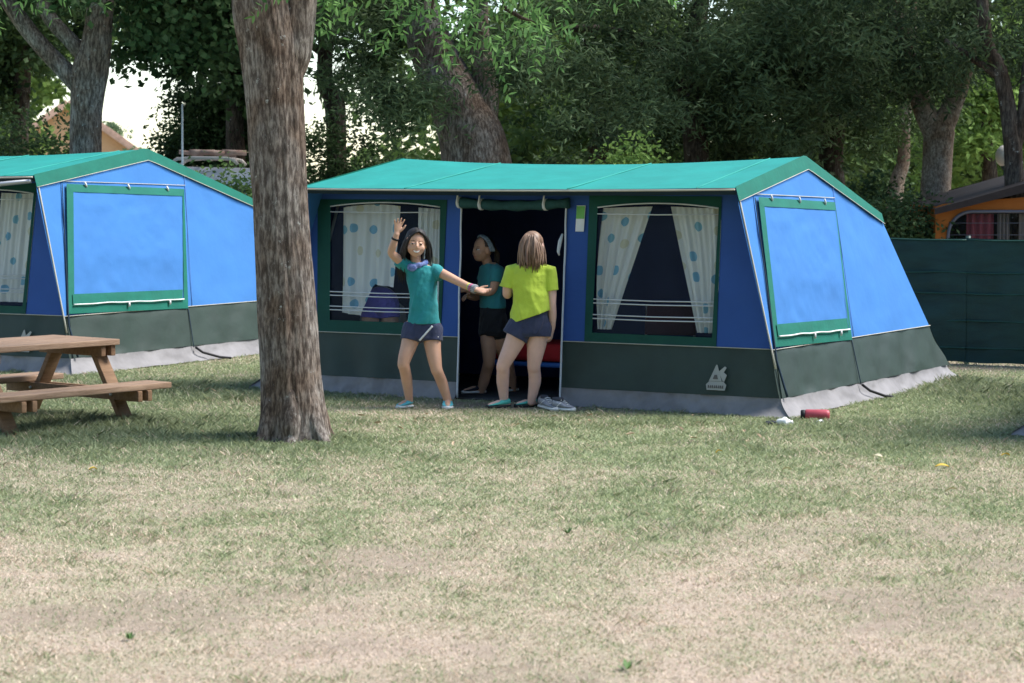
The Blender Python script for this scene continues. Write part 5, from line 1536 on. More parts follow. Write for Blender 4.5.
# shirt
s_ = MB()
G = lambda r, a, b=None: (r[0], r[1].normalized() * (r[1].length + a), r[2].normalized() * (r[2].length + (a if b is None else b)))
torso(s_, [(P(417.5, 262.5, .02), sh_t * 0.056, Yv * 0.05)] + [G(r, 0.012) for r in TR[1:4]] + [(P(423.5, 300, .0), X * 0.104, Yv * 0.094), (P(424, 312, .0), X * 0.114, Yv * 0.10), (P(424, 323.5, .0), X * 0.126, Yv * 0.106)])
s_.tube([RA[0] + V3(0.02, 0, 0), RA[0].lerp(RA[1], 0.25), RA[0].lerp(RA[1], 0.85)], [0.054, 0.052, 0.050], 16)
s_.tube([LA[0] + V3(-0.03, 0, 0.0), LA[0] + V3(0, 0, -0.002), P(442, 276, -0.03)], [0.055, 0.055, 0.054], 16)
co, fs = remesh(s_, 0.0055, 4); co = folds(co, 0.010, 9, 3.0, (0.35, 0, 1)); co = wrinkle(co, 0.004, 14, 9.0)
shirt = mesh_obj('shirt', co, fs, [M['teal_shirt']], root)
# neckerchief
k_ = MB()
k_.tube([P(416.3 + 9.5 * math.cos(a), 262.5 - 0.5 * math.sin(a) + 2.8 * (1 - math.sin(a)) * 0.5 + 1.5 * math.cos(a) * -1, 0.012 + 0.062 * math.sin(a)) for a in [2 * math.pi * i / 20 for i in range(21)]], [0.021 + 0.004 * math.sin(i * 2.1) for i in range(21)], 10)
k_.ell(P(412, 268, -0.07), (0.038, 0.014, 0.028))
co, fs = remesh(k_, 0.005, 2); mesh_obj('neckerchief', wrinkle(co, 0.004, 40, 2), fs, [M['scarf']], root)
# shorts
def shorts(parent, waist, hipc, legs, m, seed, stripe=None):
    s2 = MB(); torso(s2, waist)
    for a, b, r0, r1 in legs:
        a, b = Vector(a), Vector(b)
        s2.tube([a + (a - b).normalized() * 0.03, a, a.lerp(b, 0.5), b], [r0 * 0.9, r0, (r0 + r1) / 2 * 1.02, r1], 22)
    co, fs = remesh(s2, 0.0055, 4); co = folds(co, 0.007, 12, seed, (0.5, 0, 1)); co = wrinkle(co, 0.003, 16, seed)
    return mesh_obj('shorts', co, fs, [m], parent)
sh = shorts(root, [(P(423.5, 319, .005), X * 0.112, Yv * 0.092), (P(423, 325, .005), X * 0.130, Yv * 0.103), (P(422.7, 332, .005), X * 0.134, Yv * 0.106), (P(422.3, 338, -.008), X * 0.120, Yv * 0.100), (P(422, 340, -.01), X * 0.10, Yv * 0.08)], None,
       [(P(414, 328, 0.005), P(411, 341, -0.02), 0.088, 0.083), (P(431.5, 328, 0.005), P(431.8, 341.5, -0.02), 0.088, 0.081)], M['navy_short'], 5.0)
st = MB()
for i in range(12):
    t = i / 11; 
st.tube([P(432.5 - 13 * i / 12, 326 + 14.5 * (i / 12), -0.118 + 0.012 * abs(i / 12 - 0.5)) for i in range(13)], [0.0075] * 13, 6)
st.build('stripe', M['white'], sh)
lg = MB(); lg.ell(P(437.2, 337, -0.072), (0.013, 0.008, 0.007)); lg.build('badge', M['white'], sh)
shoe('shoe', HR, TRt, M['aqua'], M['sole_w'], root); shoe('shoe', HL, TL_, M['aqua'], M['sole_w'], root)
# hair
h_ = MB()
h_.ell(Vector(hc) + HM @ V3(0, 0.027, 0.042), (0.083, 0.090, 0.080), HM)
strands(h_, hc, HM, lambda t: (0.012 - 0.02 * t, -0.074 + 0.15 * t, 0.102 + 0.06 * t - 0.05 * t * t), lambda t: (-0.085 - 0.02 * t, 0.02 + 0.06 * t, -0.27), 50, 0.0068, 1, jitter=0.016, mids=lambda t: (-0.122, -0.045 + 0.15 * t, 0.050))
strands(h_, hc, HM, lambda t: (0.006, -0.074 + 0.15 * t, 0.102 + 0.06 * t - 0.05 * t * t), lambda t: (0.098, 0.035 + 0.06 * t, -0.16), 40, 0.0068, 2, jitter=0.016, mids=lambda t: (0.120, -0.045 + 0.15 * t, 0.050))
strands(h_, hc, HM, lambda t: (-0.05 + 0.1 * t, 0.07, 0.09), lambda t: (-0.11 + 0.17 * t, 0.105, -0.22), 36, 0.010, 3, mids=lambda t: (-0.09 + 0.18 * t, 0.15, 0.0))
h_.build('hair', M['hair_black'], root)
# wrist bands
def band(p, d, r, w_, m, nm='bracelet'):
    b = MB(); p = Vector(p); d = Vector(d).normalized()
    b.tube([p - d * w_ * 0.5, p - d * w_ * 0.3, p + d * w_ * 0.3, p + d * w_ * 0.5], [r * 0.9, r, r, r * 0.9], 18); b.build(nm, m, root)
band(RA[3].lerp(RA[4], 0.55), RA[4] - RA[3], 0.030, 0.016, M['black'], 'wristband')
wd_ = LA[4] - LA[3]
for k, (t, m_, w_, r_2) in enumerate(((0.30, mat('yellow_band', (0.55, 0.50, 0.10), 0.6), 0.010, 0.030), (0.44, mat('grey_band', (0.30, 0.30, 0.33), 0.6, 0.4, 40), 0.012, 0.030), (0.60, mat('pink_band', (0.50, 0.08, 0.20), 0.6, 0.3, 40), 0.016, 0.031), (0.78, mat('woven_band', (0.08, 0.08, 0.09), 0.7, 0.6, 60, color2=(0.45, 0.45, 0.47)), 0.020, 0.033), (1.0, bpy.data.materials['woven_band'], 0.022, 0.036))):
    band(LA[3].lerp(LA[4], t), wd_, r_2, w_, m_)

# ---------------------------------------------------------------- girl in the lime shirt, back view
g, P = figure(519, 408)
root = empty('person', g); tag(root, 'girl in lime green shirt seen from behind at the tent doorway', 'person')
hc = P(533.5, 245.5, 0.03); HM = headM(math.pi - 0.35, 0.10, 0.0)
body = MB(); add_head(body, hc, HM, 1.04)
limb(body, [P(534, 270, 0.0), P(534, 262, 0.01), P(533.5, 252, 0.02)], [0.055, 0.045, 0.042])
sx_ = (P(551, 270, 0.02) - P(509, 269, -0.02)).normalized()
TR = [(P(533, 261.5, .0), sx_ * 0.055, Yv * 0.045), (P(531.5, 266, .0), sx_ * 0.125, Yv * 0.068), (P(530.5, 274, .0), sx_ * 0.142, Yv * 0.085), (P(530.5, 288, .0), sx_ * 0.128, Yv * 0.09), (P(530.5, 303, .0), X * 0.115, Yv * 0.085), (P(530, 315, .0), X * 0.132, Yv * 0.098), (P(529.5, 326, .0), X * 0.138, Yv * 0.108), (P(529, 334, .0), X * 0.12, Yv * 0.095)]
torso(body, TR)
LA = [P(511, 270.5, 0.0), P(508.5, 281, -0.01), P(507, 294, 0.02), P(510, 292, 0.13), P(513, 286, 0.24)]
limb(body, LA, [0.044, 0.041, 0.034, 0.030, 0.022])
add_hand(body, P(513, 285.5, 0.245), V3(0.1, 1, 0.35), V3(0.2, -0.3, 1), 0.95, (0.4, 0.45, 0.5, 0.5), 0.1, 1, 0.7)
RA = [P(549, 271, 0.01), P(551.5, 287, 0.0), P(551.8, 302, -0.01), P(552.6, 316, 0.0), P(552.2, 328.5, 0.02)]
limb(body, RA, [0.046, 0.040, 0.034, 0.031, 0.0225])
add_hand(body, P(552.2, 329.5, 0.02), V3(-0.18, 0.12, -1), V3(-0.9, 0.4, 0.1), 0.95, (0.35, 0.4, 0.45, 0.5), 0.08, 1, 0.55)
limb(body, [P(520, 328, 0.0), P(514, 343, -0.01), P(503.8, 364, -0.02), P(503.2, 371, 0.0), P(502.8, 382, 0.03), P(504.3, 402, 0.05)], [0.090, 0.076, 0.053, 0.050, 0.050, 0.030], 20)
limb(body, [P(538, 328, 0.02), P(536.5, 345, 0.01), P(534, 364, 0.0), P(534.3, 371, 0.02), P(534.8, 382, 0.04), P(531.2, 402, 0.05)], [0.090, 0.076, 0.052, 0.049, 0.049, 0.030], 20)
H1, T1 = P(509.5, 407, 0.06), P(486.5, 409, -0.03); H1.z = T1.z = 0.0
H2, T2 = P(536.5, 405, 0.10), P(514.5, 406, 0.06); H2.z = T2.z = 0.0
foot(body, P(504.3, 401, 0.05), H1, T1, 0.9); foot(body, P(531.2, 401, 0.05), H2, T2, 0.9)
co, fs = remesh(body, 0.005, 3); mi = face_mats(co, fs, hc, HM, 1.04, False)
mesh_obj('body', co, fs, [M['skin_pale'], M['eye_w'], M['eye_d'], M['brow'], M['lip'], M['teeth']], root, mi)
s_ = MB()
tilt = (P(551, 308, 0) - P(510, 322, 0)).normalized()
torso(s_, [(P(533, 262.5, .0), sx_ * 0.062, Yv * 0.055)] + [G(r, 0.016) for r in TR[1:4]] + [(P(530.5, 302, -.005), (X * 0.7 + tilt * 0.3).normalized() * 0.145, Yv * 0.115), (P(530, 309, -.005), (X * 0.3 + tilt * 0.7).normalized() * 0.154, Yv * 0.122), (P(530, 316.5, -.005), tilt * 0.165, Yv * 0.125)])
s_.tube([LA[0] + V3(0.045, 0, 0.005), LA[0] + V3(0.004, 0, -0.004), P(507.6, 282, -0.01), P(506.5, 287.5, -0.01)], [0.054, 0.059, 0.057, 0.060], 18)
s_.tube([RA[0] + V3(-0.045, 0, 0.005), RA[0] + V3(-0.004, 0, 0.002), P(550.6, 283, 0.0), P(551.5, 290.5, -0.0)], [0.054, 0.059, 0.056, 0.057], 18)
co, fs = remesh(s_, 0.0055, 4); co = folds(co, 0.013, 7.5, 8.0, (-0.55, 0, 1)); co = wrinkle(co, 0.006, 11, 5.0)
mesh_obj('shirt', co, fs, [M['lime_shirt']], root)
shorts(root, [(P(531, 308, .0), X * 0.122, Yv * 0.095), (P(530.5, 318, .0), X * 0.143, Yv * 0.112), (P(530, 327, .0), X * 0.150, Yv * 0.116), (P(528, 332.5, .0), X * 0.145, Yv * 0.116), (P(527, 336, .0), X * 0.12, Yv * 0.10)], None,
       [(P(520.5, 326, 0.0), P(514.5, 337, -0.01), 0.104, 0.106), (P(539, 326, 0.01), P(538.8, 336.5, 0.005), 0.100, 0.098)], M['navy_short'], 15.0)
shoe('shoe', H1, T1, M['mint'], M['sole_d'], root, 0.066, 0.042); shoe('shoe', H2, T2, M['mint'], M['sole_d'], root, 0.066, 0.042)
h_ = MB()
h_.ell(Vector(hc) + HM @ V3(0, 0.030, 0.026), (0.082, 0.084, 0.086), HM)
strands(h_, hc, HM, lambda t: (0.003, -0.04 + 0.13 * t, 0.110 - 0.03 * t * t), lambda t: (-0.080 + 0.03 * t, 0.02 + 0.08 * t, -0.165), 64, 0.0075, 11, jitter=0.016, mids=lambda t: (-0.102, -0.02 + 0.14 * t, 0.03))
strands(h_, hc, HM, lambda t: (-0.003, -0.04 + 0.13 * t, 0.110 - 0.03 * t * t), lambda t: (0.080 - 0.03 * t, 0.02 + 0.08 * t, -0.175), 64, 0.0075, 12, jitter=0.018, mids=lambda t: (0.102, -0.02 + 0.14 * t, 0.03))
strands(h_, hc, HM, lambda t: (-0.03 + 0.06 * t, 0.085, 0.085), lambda t: (-0.060 + 0.12 * t, 0.10, -0.165), 60, 0.0085, 13, jitter=0.022, mids=lambda t: (-0.085 + 0.17 * t, 0.15, -0.01))
h_.build('hair', M['hair_blond'], root)

# ---------------------------------------------------------------- girl just inside the doorway with a headband
g, P = figure(493, 395, 18.88)
root = empty('person', g); tag(root, 'girl with patterned headband standing in the shade just inside the doorway', 'person')
hc = P(482.5, 249.5, 0.0); HM = headM(-1.0, 0.02, 0.0)
body = MB(); add_head(body, hc, HM, 1.0)
limb(body, [P(489.5, 270, 0.03), P(487.5, 263, 0.02), P(484.5, 255, 0.01)], [0.050, 0.040, 0.040])
sd_ = V3(0.62, -0.78, 0).normalized(); dp_ = V3(0.78, 0.62, 0)
TR = [(P(490, 262.5, .02), sd_ * 0.05, dp_ * 0.045), (P(491, 267, .02), sd_ * 0.115, dp_ * 0.062), (P(491.5, 274, .02), sd_ * 0.128, dp_ * 0.078), (P(491.5, 286, .02), sd_ * 0.112, dp_ * 0.085), (P(492, 300, .02), sd_ * 0.10, dp_ * 0.076), (P(493, 314, .02), sd_ * 0.115, dp_ * 0.09), (P(493.5, 323, .02), sd_ * 0.12, dp_ * 0.096), (P(493.5, 330, .02), sd_ * 0.11, dp_ * 0.088)]
torso(body, TR)
A1 = [P(497, 271, -0.06), P(495.5, 281, -0.08), P(491, 291.5, -0.09), P(479, 291.5, -0.05), P(467, 290, -0.02)]
limb(body, A1, [0.042, 0.038, 0.032, 0.029, 0.022])
add_hand(body, P(466, 289.8, -0.022), V3(-1, 0.1, 0.12), V3(0.1, -0.9, 0.2), 0.92, (0.35, 0.4, 0.45, 0.5), 0.1, 1, 0.6)
A2 = [P(486, 270.5, 0.11), P(482, 283, 0.14), P(478, 296, 0.14), P(472, 297, 0.06), P(468, 296, -0.03)]
limb(body, A2, [0.042, 0.037, 0.031, 0.028, 0.022])
add_hand(body, P(467.8, 296, -0.035), V3(-0.4, -0.9, 0.0), V3(0.6, -0.2, -0.7), 0.92, (0.35, 0.4, 0.45, 0.5), 0.1, 1, 0.6)
limb(body, [P(489.5, 326, 0.05), P(489, 342, 0.0), P(489, 361, -0.03), P(487, 370, 0.0), P(484, 381, 0.02), P(479.5, 395, 0.03)], [0.080, 0.070, 0.050, 0.047, 0.046, 0.029], 20)
limb(body, [P(498, 326, 0.0), P(501, 343, 0.02), P(507, 361, 0.08), P(509, 369, 0.11), P(511, 379, 0.16), P(512.5, 392, 0.20)], [0.080, 0.070, 0.050, 0.047, 0.046, 0.029], 20)
fz = 0.012
H1, T1 = P(485, 396, 0.06), P(462, 398, -0.03); H1.z = T1.z = fz
H2, T2 = P(517, 395, 0.24), P(500, 396, 0.12); H2.z = T2.z = fz
foot(body, P(479.5, 394, 0.03), H1, T1, 0.9); foot(body, P(512.5, 391, 0.2), H2, T2, 0.9)
co, fs = remesh(body, 0.005, 3); mi = face_mats(co, fs, hc, HM, 1.0, False)
mesh_obj('body', co, fs, [M['skin_olive'], M['eye_w'], M['eye_d'], M['brow'], M['lip'], M['teeth']], root, mi)
s_ = MB()
torso(s_, [(P(490, 263, .02), sd_ * 0.058, dp_ * 0.052)] + [G(r, 0.013) for r in TR[1:4]] + [(P(492, 298, .02), sd_ * 0.118, dp_ * 0.098), (P(493, 308, .02), sd_ * 0.128, dp_ * 0.106)])
s_.tube([A1[0] + V3(-0.02, 0.02, 0.012), A1[0], P(496, 282.5, -0.08)], [0.054, 0.058, 0.056], 16)
s_.tube([A2[0] + V3(0.02, -0.02, 0.012), A2[0], P(482.5, 281, 0.13)], [0.054, 0.058, 0.056], 16)
co, fs = remesh(s_, 0.0055, 4); co = folds(co, 0.009, 9, 18.0, (0.4, 0, 1))
mesh_obj('shirt', co, fs, [M['teal_shirt2']], root)
shorts(root, [(P(492.5, 304, .02), sd_ * 0.112, dp_ * 0.094), (P(493, 316, .02), sd_ * 0.128, dp_ * 0.104), (P(493.5, 324, .02), sd_ * 0.132, dp_ * 0.106), (P(494, 331, .02), sd_ * 0.13, dp_ * 0.11), (P(494.5, 335.5, .02), sd_ * 0.11, dp_ * 0.10)], None,
       [(P(490, 324, 0.05), P(489.3, 337, 0.01), 0.090, 0.088), (P(497.5, 324, 0.0), P(500, 337, 0.02), 0.090, 0.088)], M['black_short'], 25.0)
shoe('shoe', H1, T1, M['navy_shoe'], M['sole_w'], root, 0.066, 0.042, sole=0.022); shoe('shoe', H2, T2, M['navy_shoe'], M['sole_w'], root, 0.066, 0.042, sole=0.022)
h_ = MB()
h_.ell(Vector(hc) + HM @ V3(0, 0.028, 0.028), (0.077, 0.083, 0.082), HM)
strands(h_, hc, HM, lambda t: (0.075 * math.cos(math.pi * t), -0.02, 0.03 + 0.075 * math.sin(math.pi * t)), lambda t: (0.01 - 0.02 * t, 0.115, -0.01), 46, 0.0075, 21, jitter=0.006, mids=lambda t: (0.085 * math.cos(math.pi * t), 0.07, 0.03 + 0.085 * math.sin(math.pi * t)))
strands(h_, hc, HM, lambda t: (-0.02 + 0.04 * t, 0.105, 0.01 + 0.02 * math.sin(t * 6)), lambda t: (-0.02 + 0.04 * t, 0.115, -0.17), 22, 0.0085, 22, jitter=0.010, mids=lambda t: (-0.03 + 0.06 * t, 0.17, -0.02))
h_.build('hair', M['hair_brown'], root)
b = MB()
for k in range(3):
    yy = -0.030 + 0.014 * k
    b.tube([Vector(hc) + HM @ V3(0.0825 * math.cos(a), 0.026 - 0.045 * math.sin(a) + (yy + 0.03) , 0.005 + 0.109 * math.sin(a)) for a in [math.pi * (-0.06 + 1.12 * i / 24) for i in range(25)]], 0.0095, 8)
co, fs = remesh(b, 0.004, 2); mesh_obj('headband', co, fs, [M['band_grey']], root)

# ---------------------------------------------------------------- child bending over inside the left window
g, P = figure(380, 392, 19.36)
root = empty('person', g); tag(root, 'child in purple shorts bending over inside the tent, seen through left window', 'person')
hc = V3(0.02, 0.62, 0.46); HM = headM(math.pi, 0.9, 0.0)
body = MB(); add_head(body, hc, HM, 1.0)
zh = P(380, 302).z
TR = [(V3(0, 0.50, zh - 0.14), X * 0.05, V3(0, 0.03, 0.04)), (V3(0, 0.46, zh - 0.09), X * 0.115, V3(0, 0.04, 0.055)), (V3(0, 0.38, zh - 0.04), X * 0.125, V3(0, 0.04, 0.07)), (V3(0, 0.25, zh + 0.015), X * 0.10, V3(0, 0.03, 0.075)), (V3(0, 0.12, zh + 0.03), X * 0.11, V3(0, 0.02, 0.085)), (V3(0, 0.02, zh - 0.0), X * 0.125, V3(0, 0.05, 0.095)), (V3(0, -0.02, zh - 0.06), X * 0.12, V3(0, 0.085, 0.03))]
torso(body, TR)
limb(body, [V3(0, 0.45, zh - 0.10), V3(0.01, 0.53, zh - 0.17), V3(0.02, 0.58, 0.50)], [0.05, 0.042, 0.042])
for sg in (1, -1):
    limb(body, [V3(sg * 0.13, 0.42, zh - 0.08), V3(sg * 0.15, 0.45, zh - 0.2), V3(sg * 0.15, 0.47, zh - 0.31), V3(sg * 0.13, 0.50, zh - 0.42), V3(sg * 0.11, 0.53, zh - 0.52)], [0.042, 0.037, 0.031, 0.028, 0.022])
    add_hand(body, V3(sg * 0.11, 0.53, zh - 0.525), V3(-0.1 * sg, 0.25, -1), V3(0, 1, 0.2), 0.92, (0.3, 0.35, 0.4, 0.4), 0.1, -sg, 0.6)
    limb(body, [V3(sg * 0.065, 0.0, zh - 0.02), V3(sg * 0.085, -0.01, zh - 0.17), V3(sg * 0.09, 0.0, zh - 0.36), V3(sg * 0.09, 0.02, zh - 0.42), V3(sg * 0.09, 0.0, 0.24), V3(sg * 0.09, 0.03, 0.07)], [0.085, 0.072, 0.05, 0.048, 0.048, 0.03], 20)
    foot(body, V3(sg * 0.09, 0.03, 0.07), V3(sg * 0.09, -0.02, 0.012), V3(sg * 0.10, 0.18, 0.012), 0.9)
co, fs = remesh(body, 0.0055, 3); mi = face_mats(co, fs, hc, HM, 1.0, False)
mesh_obj('body', co, fs, [M['skin_tan'], M['eye_w'], M['eye_d'], M['brow'], M['lip'], M['teeth']], root, mi)
s_ = MB(); torso(s_, [G(TR[0], 0.008)] + [G(r, 0.013) for r in TR[1:5]] + [(V3(0, 0.05, zh + 0.02), X * 0.130, V3(0, 0.03, 0.10))])
for sg in (1, -1): s_.tube([V3(sg * 0.10, 0.42, zh - 0.07), V3(sg * 0.13, 0.42, zh - 0.085), V3(sg * 0.15, 0.445, zh - 0.19)], [0.055, 0.058, 0.056], 16)
co, fs = remesh(s_, 0.006, 4); mesh_obj('shirt', wrinkle(co, 0.006, 12, 28.0), fs, [M['grey_shirt']], root)
s2 = MB(); s2.ell((0, 0.02, zh - 0.01), (0.158, 0.140, 0.138), None, 28, 18)
for sg in (1, -1): s2.tube([V3(sg * 0.070, 0.0, zh), V3(sg * 0.070, 0.0, zh - 0.05), V3(sg * 0.078, -0.01, zh - 0.135)], [0.09, 0.097, 0.092], 22)
s2.box((0, 0.0, zh - 0.09), (0.10, 0.15, 0.06))
co, fs = remesh(s2, 0.0055, 5); mesh_obj('shorts', wrinkle(co, 0.003, 16, 35.0), fs, [M['purple_short']], root)
h_ = MB(); h_.ell(Vector(hc) + HM @ V3(0, 0.028, 0.028), (0.078, 0.083, 0.083), HM)
strands(h_, hc, HM, lambda t: (0.07 * math.cos(6.28 * t), 0.03 + 0.05 * math.sin(6.28 * t), 0.08), lambda t: (0.075 * math.cos(6.28 * t), 0.05 + 0.05 * math.sin(6.28 * t), -0.06), 40, 0.008, 31)
h_.build('hair', M['hair_brown'], root)

# ================================================================== small things
# camp bed inside the doorway
cb = RMAIN + UD * (-2.42) + VD * 1.15
root = empty('camp_bed', cb, TA); tag(root, 'red camp bed on a blue frame in the dark behind the doorway', 'camp bed')
mb = MB(); mb.box((0, 0, 0.335), (1.25, 0.55, 0.15), bevel=0.04); mb.build('mattress', mat('red_cushion', (0.50, 0.025, 0.03), 0.8, 0.12, 6), root)
M['bluebar'] = mat('blue_steel', (0.04, 0.15, 0.50), 0.45, 0.08)
mb = MB()
mb.tube([(-0.64, -0.28, 0.235), (0.64, -0.28, 0.235), (0.64, 0.28, 0.235), (-0.64, 0.28, 0.235), (-0.64, -0.28, 0.235)], 0.02, 8); mb.build('frame', M['bluebar'], root)
for x in (-0.5, 0.5):
    for y in (-0.27, 0.27):
        mb = MB(); mb.tube([(x, y, 0.02), (x, y, 0.22)], 0.014, 8); mb.build('leg', M['bluebar'], root)
# folding chairs dimly seen behind the right window
for k, (u, v, lab) in enumerate(((-1.45, 0.95, 'folding camp chair in the dark, left behind the right window'), (-0.95, 1.15, 'folding camp chair in the dark, right behind the right window'))):
    root = empty('camp_chair', RMAIN + UD * u + VD * v, TA + 0.3 * (1 - 2 * k)); tag(root, lab, 'chair', 'folding chairs inside the tent')
    M['chaircloth'] = mat('maroon_chair_cloth', (0.05, 0.014, 0.016), 0.8, 0.15)
    mb = MB(); mb.box((0, 0, 0.40), (0.42, 0.40, 0.025), bevel=0.008); mb.build('seat', M['chaircloth'], root)
    mb = MB(); mb.box((0, 0.22, 0.62), (0.42, 0.025, 0.24), Euler((-0.15, 0, 0)).to_matrix(), bevel=0.008); mb.build('backrest', M['chaircloth'], root)
    for sx2 in (-0.2, 0.2):
        for a, b in (((sx2, 0.2, 0.012), (sx2, -0.19, 0.40)), ((sx2, -0.2, 0.012), (sx2, 0.19, 0.41)), ((sx2, 0.19, 0.41), (sx2, 0.235, 0.74))):
            mb = MB(); mb.tube([a, b], 0.011, 8); mb.build('leg', M['pole'], root)

# running shoes at the door sill
M['grey_mesh'] = mat('grey_shoe_mesh', (0.30, 0.31, 0.34), 0.8, 0.25, 40)
def sneaker(px0, py0, px1, py1, dy0, dy1, lab):
    a = on_ground(px0, py0); b = on_ground(px1, py1)
    c = (a + b) / 2; root = empty('running_shoe', Vector((c.x, c.y, 0))); tag(root, lab, 'shoe', 'grey running shoes by the door')
    hl = Vector((a.x - c.x, a.y - c.y + dy0, 0.0)); t = Vector((b.x - c.x, b.y - c.y + dy1, 0.0)); dr = (t - hl).normalized(); sd = V3(-dr.y, dr.x, 0)
    so_ = shoe('upper', hl, t, M['grey_mesh'], M['sole_w'], root, 0.085, 0.043, sole=0.026)
    ln = (t - hl).length
    mb = MB(); c2 = hl + dr * ln * 0.22; mb.loft([(c2 + V3(0, 0, 0.055), dr * 0.05, sd * 0.030), (c2 + V3(0, 0, 0.100), dr * 0.046, sd * 0.027), (c2 + V3(0, 0, 0.104), dr * 0.038, sd * 0.021), (c2 + V3(0, 0, 0.07), dr * 0.036, sd * 0.019)], 20)
    mb.build('collar', mat('shoe_collar', (0.05, 0.055, 0.07), 0.8, 0.2), so_)
    for k in range(4):
        p = hl + dr * ln * (0.42 + 0.09 * k) + V3(0, 0, 0.083 - 0.011 * k); mb = MB(); mb.tube([p - sd * 0.024, p + V3(0, 0, 0.006), p + sd * 0.024], 0.0035, 6); mb.build('lace', M['white'], so_)
    for sg in (1, -1):
        mb = MB(); mb.tube([hl + dr * ln * s + sd * sg * 0.041 * w2 + V3(0, 0, z) for s, w2, z in ((0.25, 0.95, 0.03), (0.35, 0.93, 0.052), (0.45, 0.80, 0.066))], 0.004, 6); mb.build('stripe', M['sole_w'], so_)
sneaker(541, 408.5, 557, 410.5, 0.10, -0.06, 'left grey running shoe of the pair by the door, toe turned to lawn')
sneaker(553, 410.5, 575, 411.5, 0.0, 0.0, 'right grey running shoe of the pair by the door, lying sideways')

# red bottle, white lid, dark scrap at the tent corner
c = on_ground(815, 420.5); M['redb'] = mat('faded_red_plastic', (0.42, 0.07, 0.09), 0.45, 0.15, 10)
root = empty('bottle', Vector((c.x, c.y, 0)), math.radians(-4)); tag(root, 'faded red bottle lying on the grass against the grey skirt', 'bottle')
mb = MB(); mb.tube([(-0.075, 0, 0.042), (-0.065, 0, 0.042), (0.08, 0, 0.041), (0.10, 0, 0.040), (0.106, 0, 0.040)], [0.033, 0.040, 0.041, 0.038, 0.030], 20); mb.build('bottle_body', M['redb'], root)
mb = MB(); mb.tube([(-0.105, 0, 0.042), (-0.10, 0, 0.042), (-0.08, 0, 0.042), (-0.074, 0, 0.042)], [0.030, 0.036, 0.037, 0.033], 18); mb.build('cap', M['black'], root)
def crumple(name, px, py, r, m, lab, cat, seed):
    c = on_ground(px, py); mb = MB(); mb.ell((0, 0, r[2] * 0.8), r, None, 24, 14)
    vs = []
    for v in mb.v:
        q = Vector(v); h = 1 + 0.28 * noise.noise(q * 28 + Vector((seed, 0, 0))); vs.append((q.x * h, q.y * h, max(0.002, q.z * h)))
    mb.v = vs; o = mb.build(name, m, None, smooth=False); o.location = (c.x, c.y, 0); tag(o, lab, cat)
crumple('plastic_bag', 785, 425.5, (0.062, 0.05, 0.030), M['white'], 'small crumpled white plastic bag on the grass by the tent corner', 'bag', 1.0)
crumple('cloth_scrap', 771, 425, (0.05, 0.04, 0.018), M['sole_d'], 'dark scrap of cloth lying left of the small white bag', 'cloth', 4.0)
crumple('paper_cup', 820, 423.5, (0.032, 0.03, 0.017), M['white'], 'flattened white paper cup in front of the red bottle', 'cup', 7.0)

# fallen yellow leaves
M['yleaf'] = mat('yellow_leaf', (0.55, 0.38, 0.06), 0.7, 0.2, 20)
M['pleaf'] = mat('pale_dry_leaf', (0.62, 0.54, 0.36), 0.7, 0.2, 20)
for k, (px, py, mm, ln, lab) in enumerate(((942, 470, 'yleaf', 0.085, 'bright yellow fallen leaf, lowest of the two yellow ones at right'), (1006, 459, 'yleaf', 0.06, 'bright yellow fallen leaf near the right picture edge'),
        (878, 460, 'pleaf', 0.07, 'pale fallen leaf on the grass below the red bottle'), (787, 474, 'pleaf', 0.055, 'pale fallen leaf on the green band of grass right of centre'), (952, 495, 'pleaf', 0.07, 'pale fallen leaf below the bright yellow one'),
        (93, 474, 'yleaf', 0.05, 'small ochre leaf on the grass in front of the picnic table'), (250, 485, 'pleaf', 0.05, 'pale fallen leaf in front of the big trunk'), (720, 455, 'yleaf', 0.045, 'small ochre leaf in front of the tent emblem'))):
    c = on_ground(px, py); r = random.Random(k); mb = MB(); n_ = 9; vs = []
    for i in range(n_):
        s = i / (n_ - 1); w_ = 0.24 * ln * math.sin(math.pi * min(1, s * 0.96 + 0.02)) ** 0.8; zc2 = 0.012 * math.sin(s * 3.1)
        for sg, zz in ((-1, 0.008), (0, 0.0), (1, 0.008)): vs.append(((s - 0.5) * ln, sg * w_, 0.022 + zc2 + zz))
    mb.add(vs, [(i * 3 + j, i * 3 + j + 1, i * 3 + j + 4, i * 3 + j + 3) for i in range(n_ - 1) for j in range(2)])
    o = mb.build('fallen_leaf', M[mm], None); o.location = (c.x, c.y, float(ground_h(np.array([c.x]), np.array([c.y]))[0])); o.rotation_euler = (r.uniform(-0.3, 0.3), r.uniform(-0.3, 0.1), r.uniform(-0.6, 0.6)); tag(o, lab, 'leaf', 'fallen leaves')

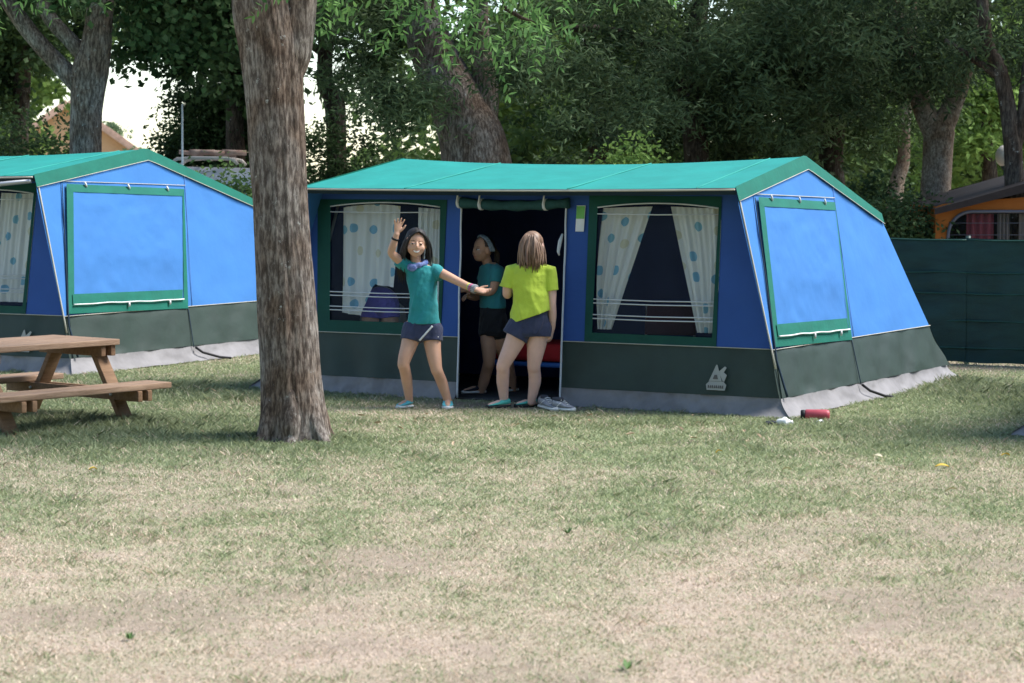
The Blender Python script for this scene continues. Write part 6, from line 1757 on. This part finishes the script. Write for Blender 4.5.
# small weeds in the lawn
for k, (px, py, r_0, lab) in enumerate(((568, 536, 0.035, 'small green weed in the dry middle of the lawn'), (627, 672, 0.04, 'small green weed at the bottom picture edge'), (130, 640, 0.03, 'small green weed in the dry grass at lower left'))):
    c = on_ground(px, py); r = np.random.default_rng(k); mb = MB()
    for j in range(11):
        an = r.random() * 6.28; el = 0.35 + 0.8 * r.random(); ln = r_0 * (0.7 + 0.6 * r.random())
        dr = V3(math.cos(an) * math.cos(el), math.sin(an) * math.cos(el), math.sin(el)); sd = V3(-math.sin(an), math.cos(an), 0)
        a0 = dr * 0.004; mb.add([a0, a0 + dr * ln * 0.5 + sd * ln * 0.2, a0 + dr * ln, a0 + dr * ln * 0.5 - sd * ln * 0.2], [(0, 1, 2, 3)])
    o = mb.build('weed', mat('weed_green', (0.10, 0.19, 0.05), 0.6), None, smooth=False)
    o.location = (c.x, c.y, float(ground_h(np.array([c.x]), np.array([c.y]))[0]) + 0.004); tag(o, lab, 'weed')

# dry leaf crumbs between the trunk and the doorway
r = random.Random(21); proto = None
for k in range(26):
    c = on_ground(r.uniform(350, 760), r.uniform(416, 447))
    if proto is None:
        mb = MB(); mb.add([(-0.026, 0, 0), (-0.008, -0.010, 0.006), (0.012, -0.008, 0.008), (0.026, 0.002, 0.002), (0.010, 0.010, 0.007), (-0.010, 0.009, 0.005), (0.0, 0.0, -0.002)], [(0, 1, 6), (1, 2, 6), (2, 3, 6), (3, 4, 6), (4, 5, 6), (5, 0, 6)])
        o = proto = mb.build('leaf_crumb', mat('tan_leaf_crumb', (0.46, 0.34, 0.22), 0.8, 0.3, 9), None, smooth=False)
    else:
        o = proto.copy(); COL.objects.link(o)
    q = r.uniform(0.6, 1.4); o.scale = (q, q, q)
    o.location = (c.x, c.y, float(ground_h(np.array([c.x]), np.array([c.y]))[0]) + 0.020); o.rotation_euler = (r.uniform(-0.4, 0.4), r.uniform(-0.4, 0.4), r.uniform(0, 6.28))
    tag(o, 'tiny tan leaf crumb scattered on the lawn before the doorway', 'leaf', 'dry leaf crumbs on the lawn')
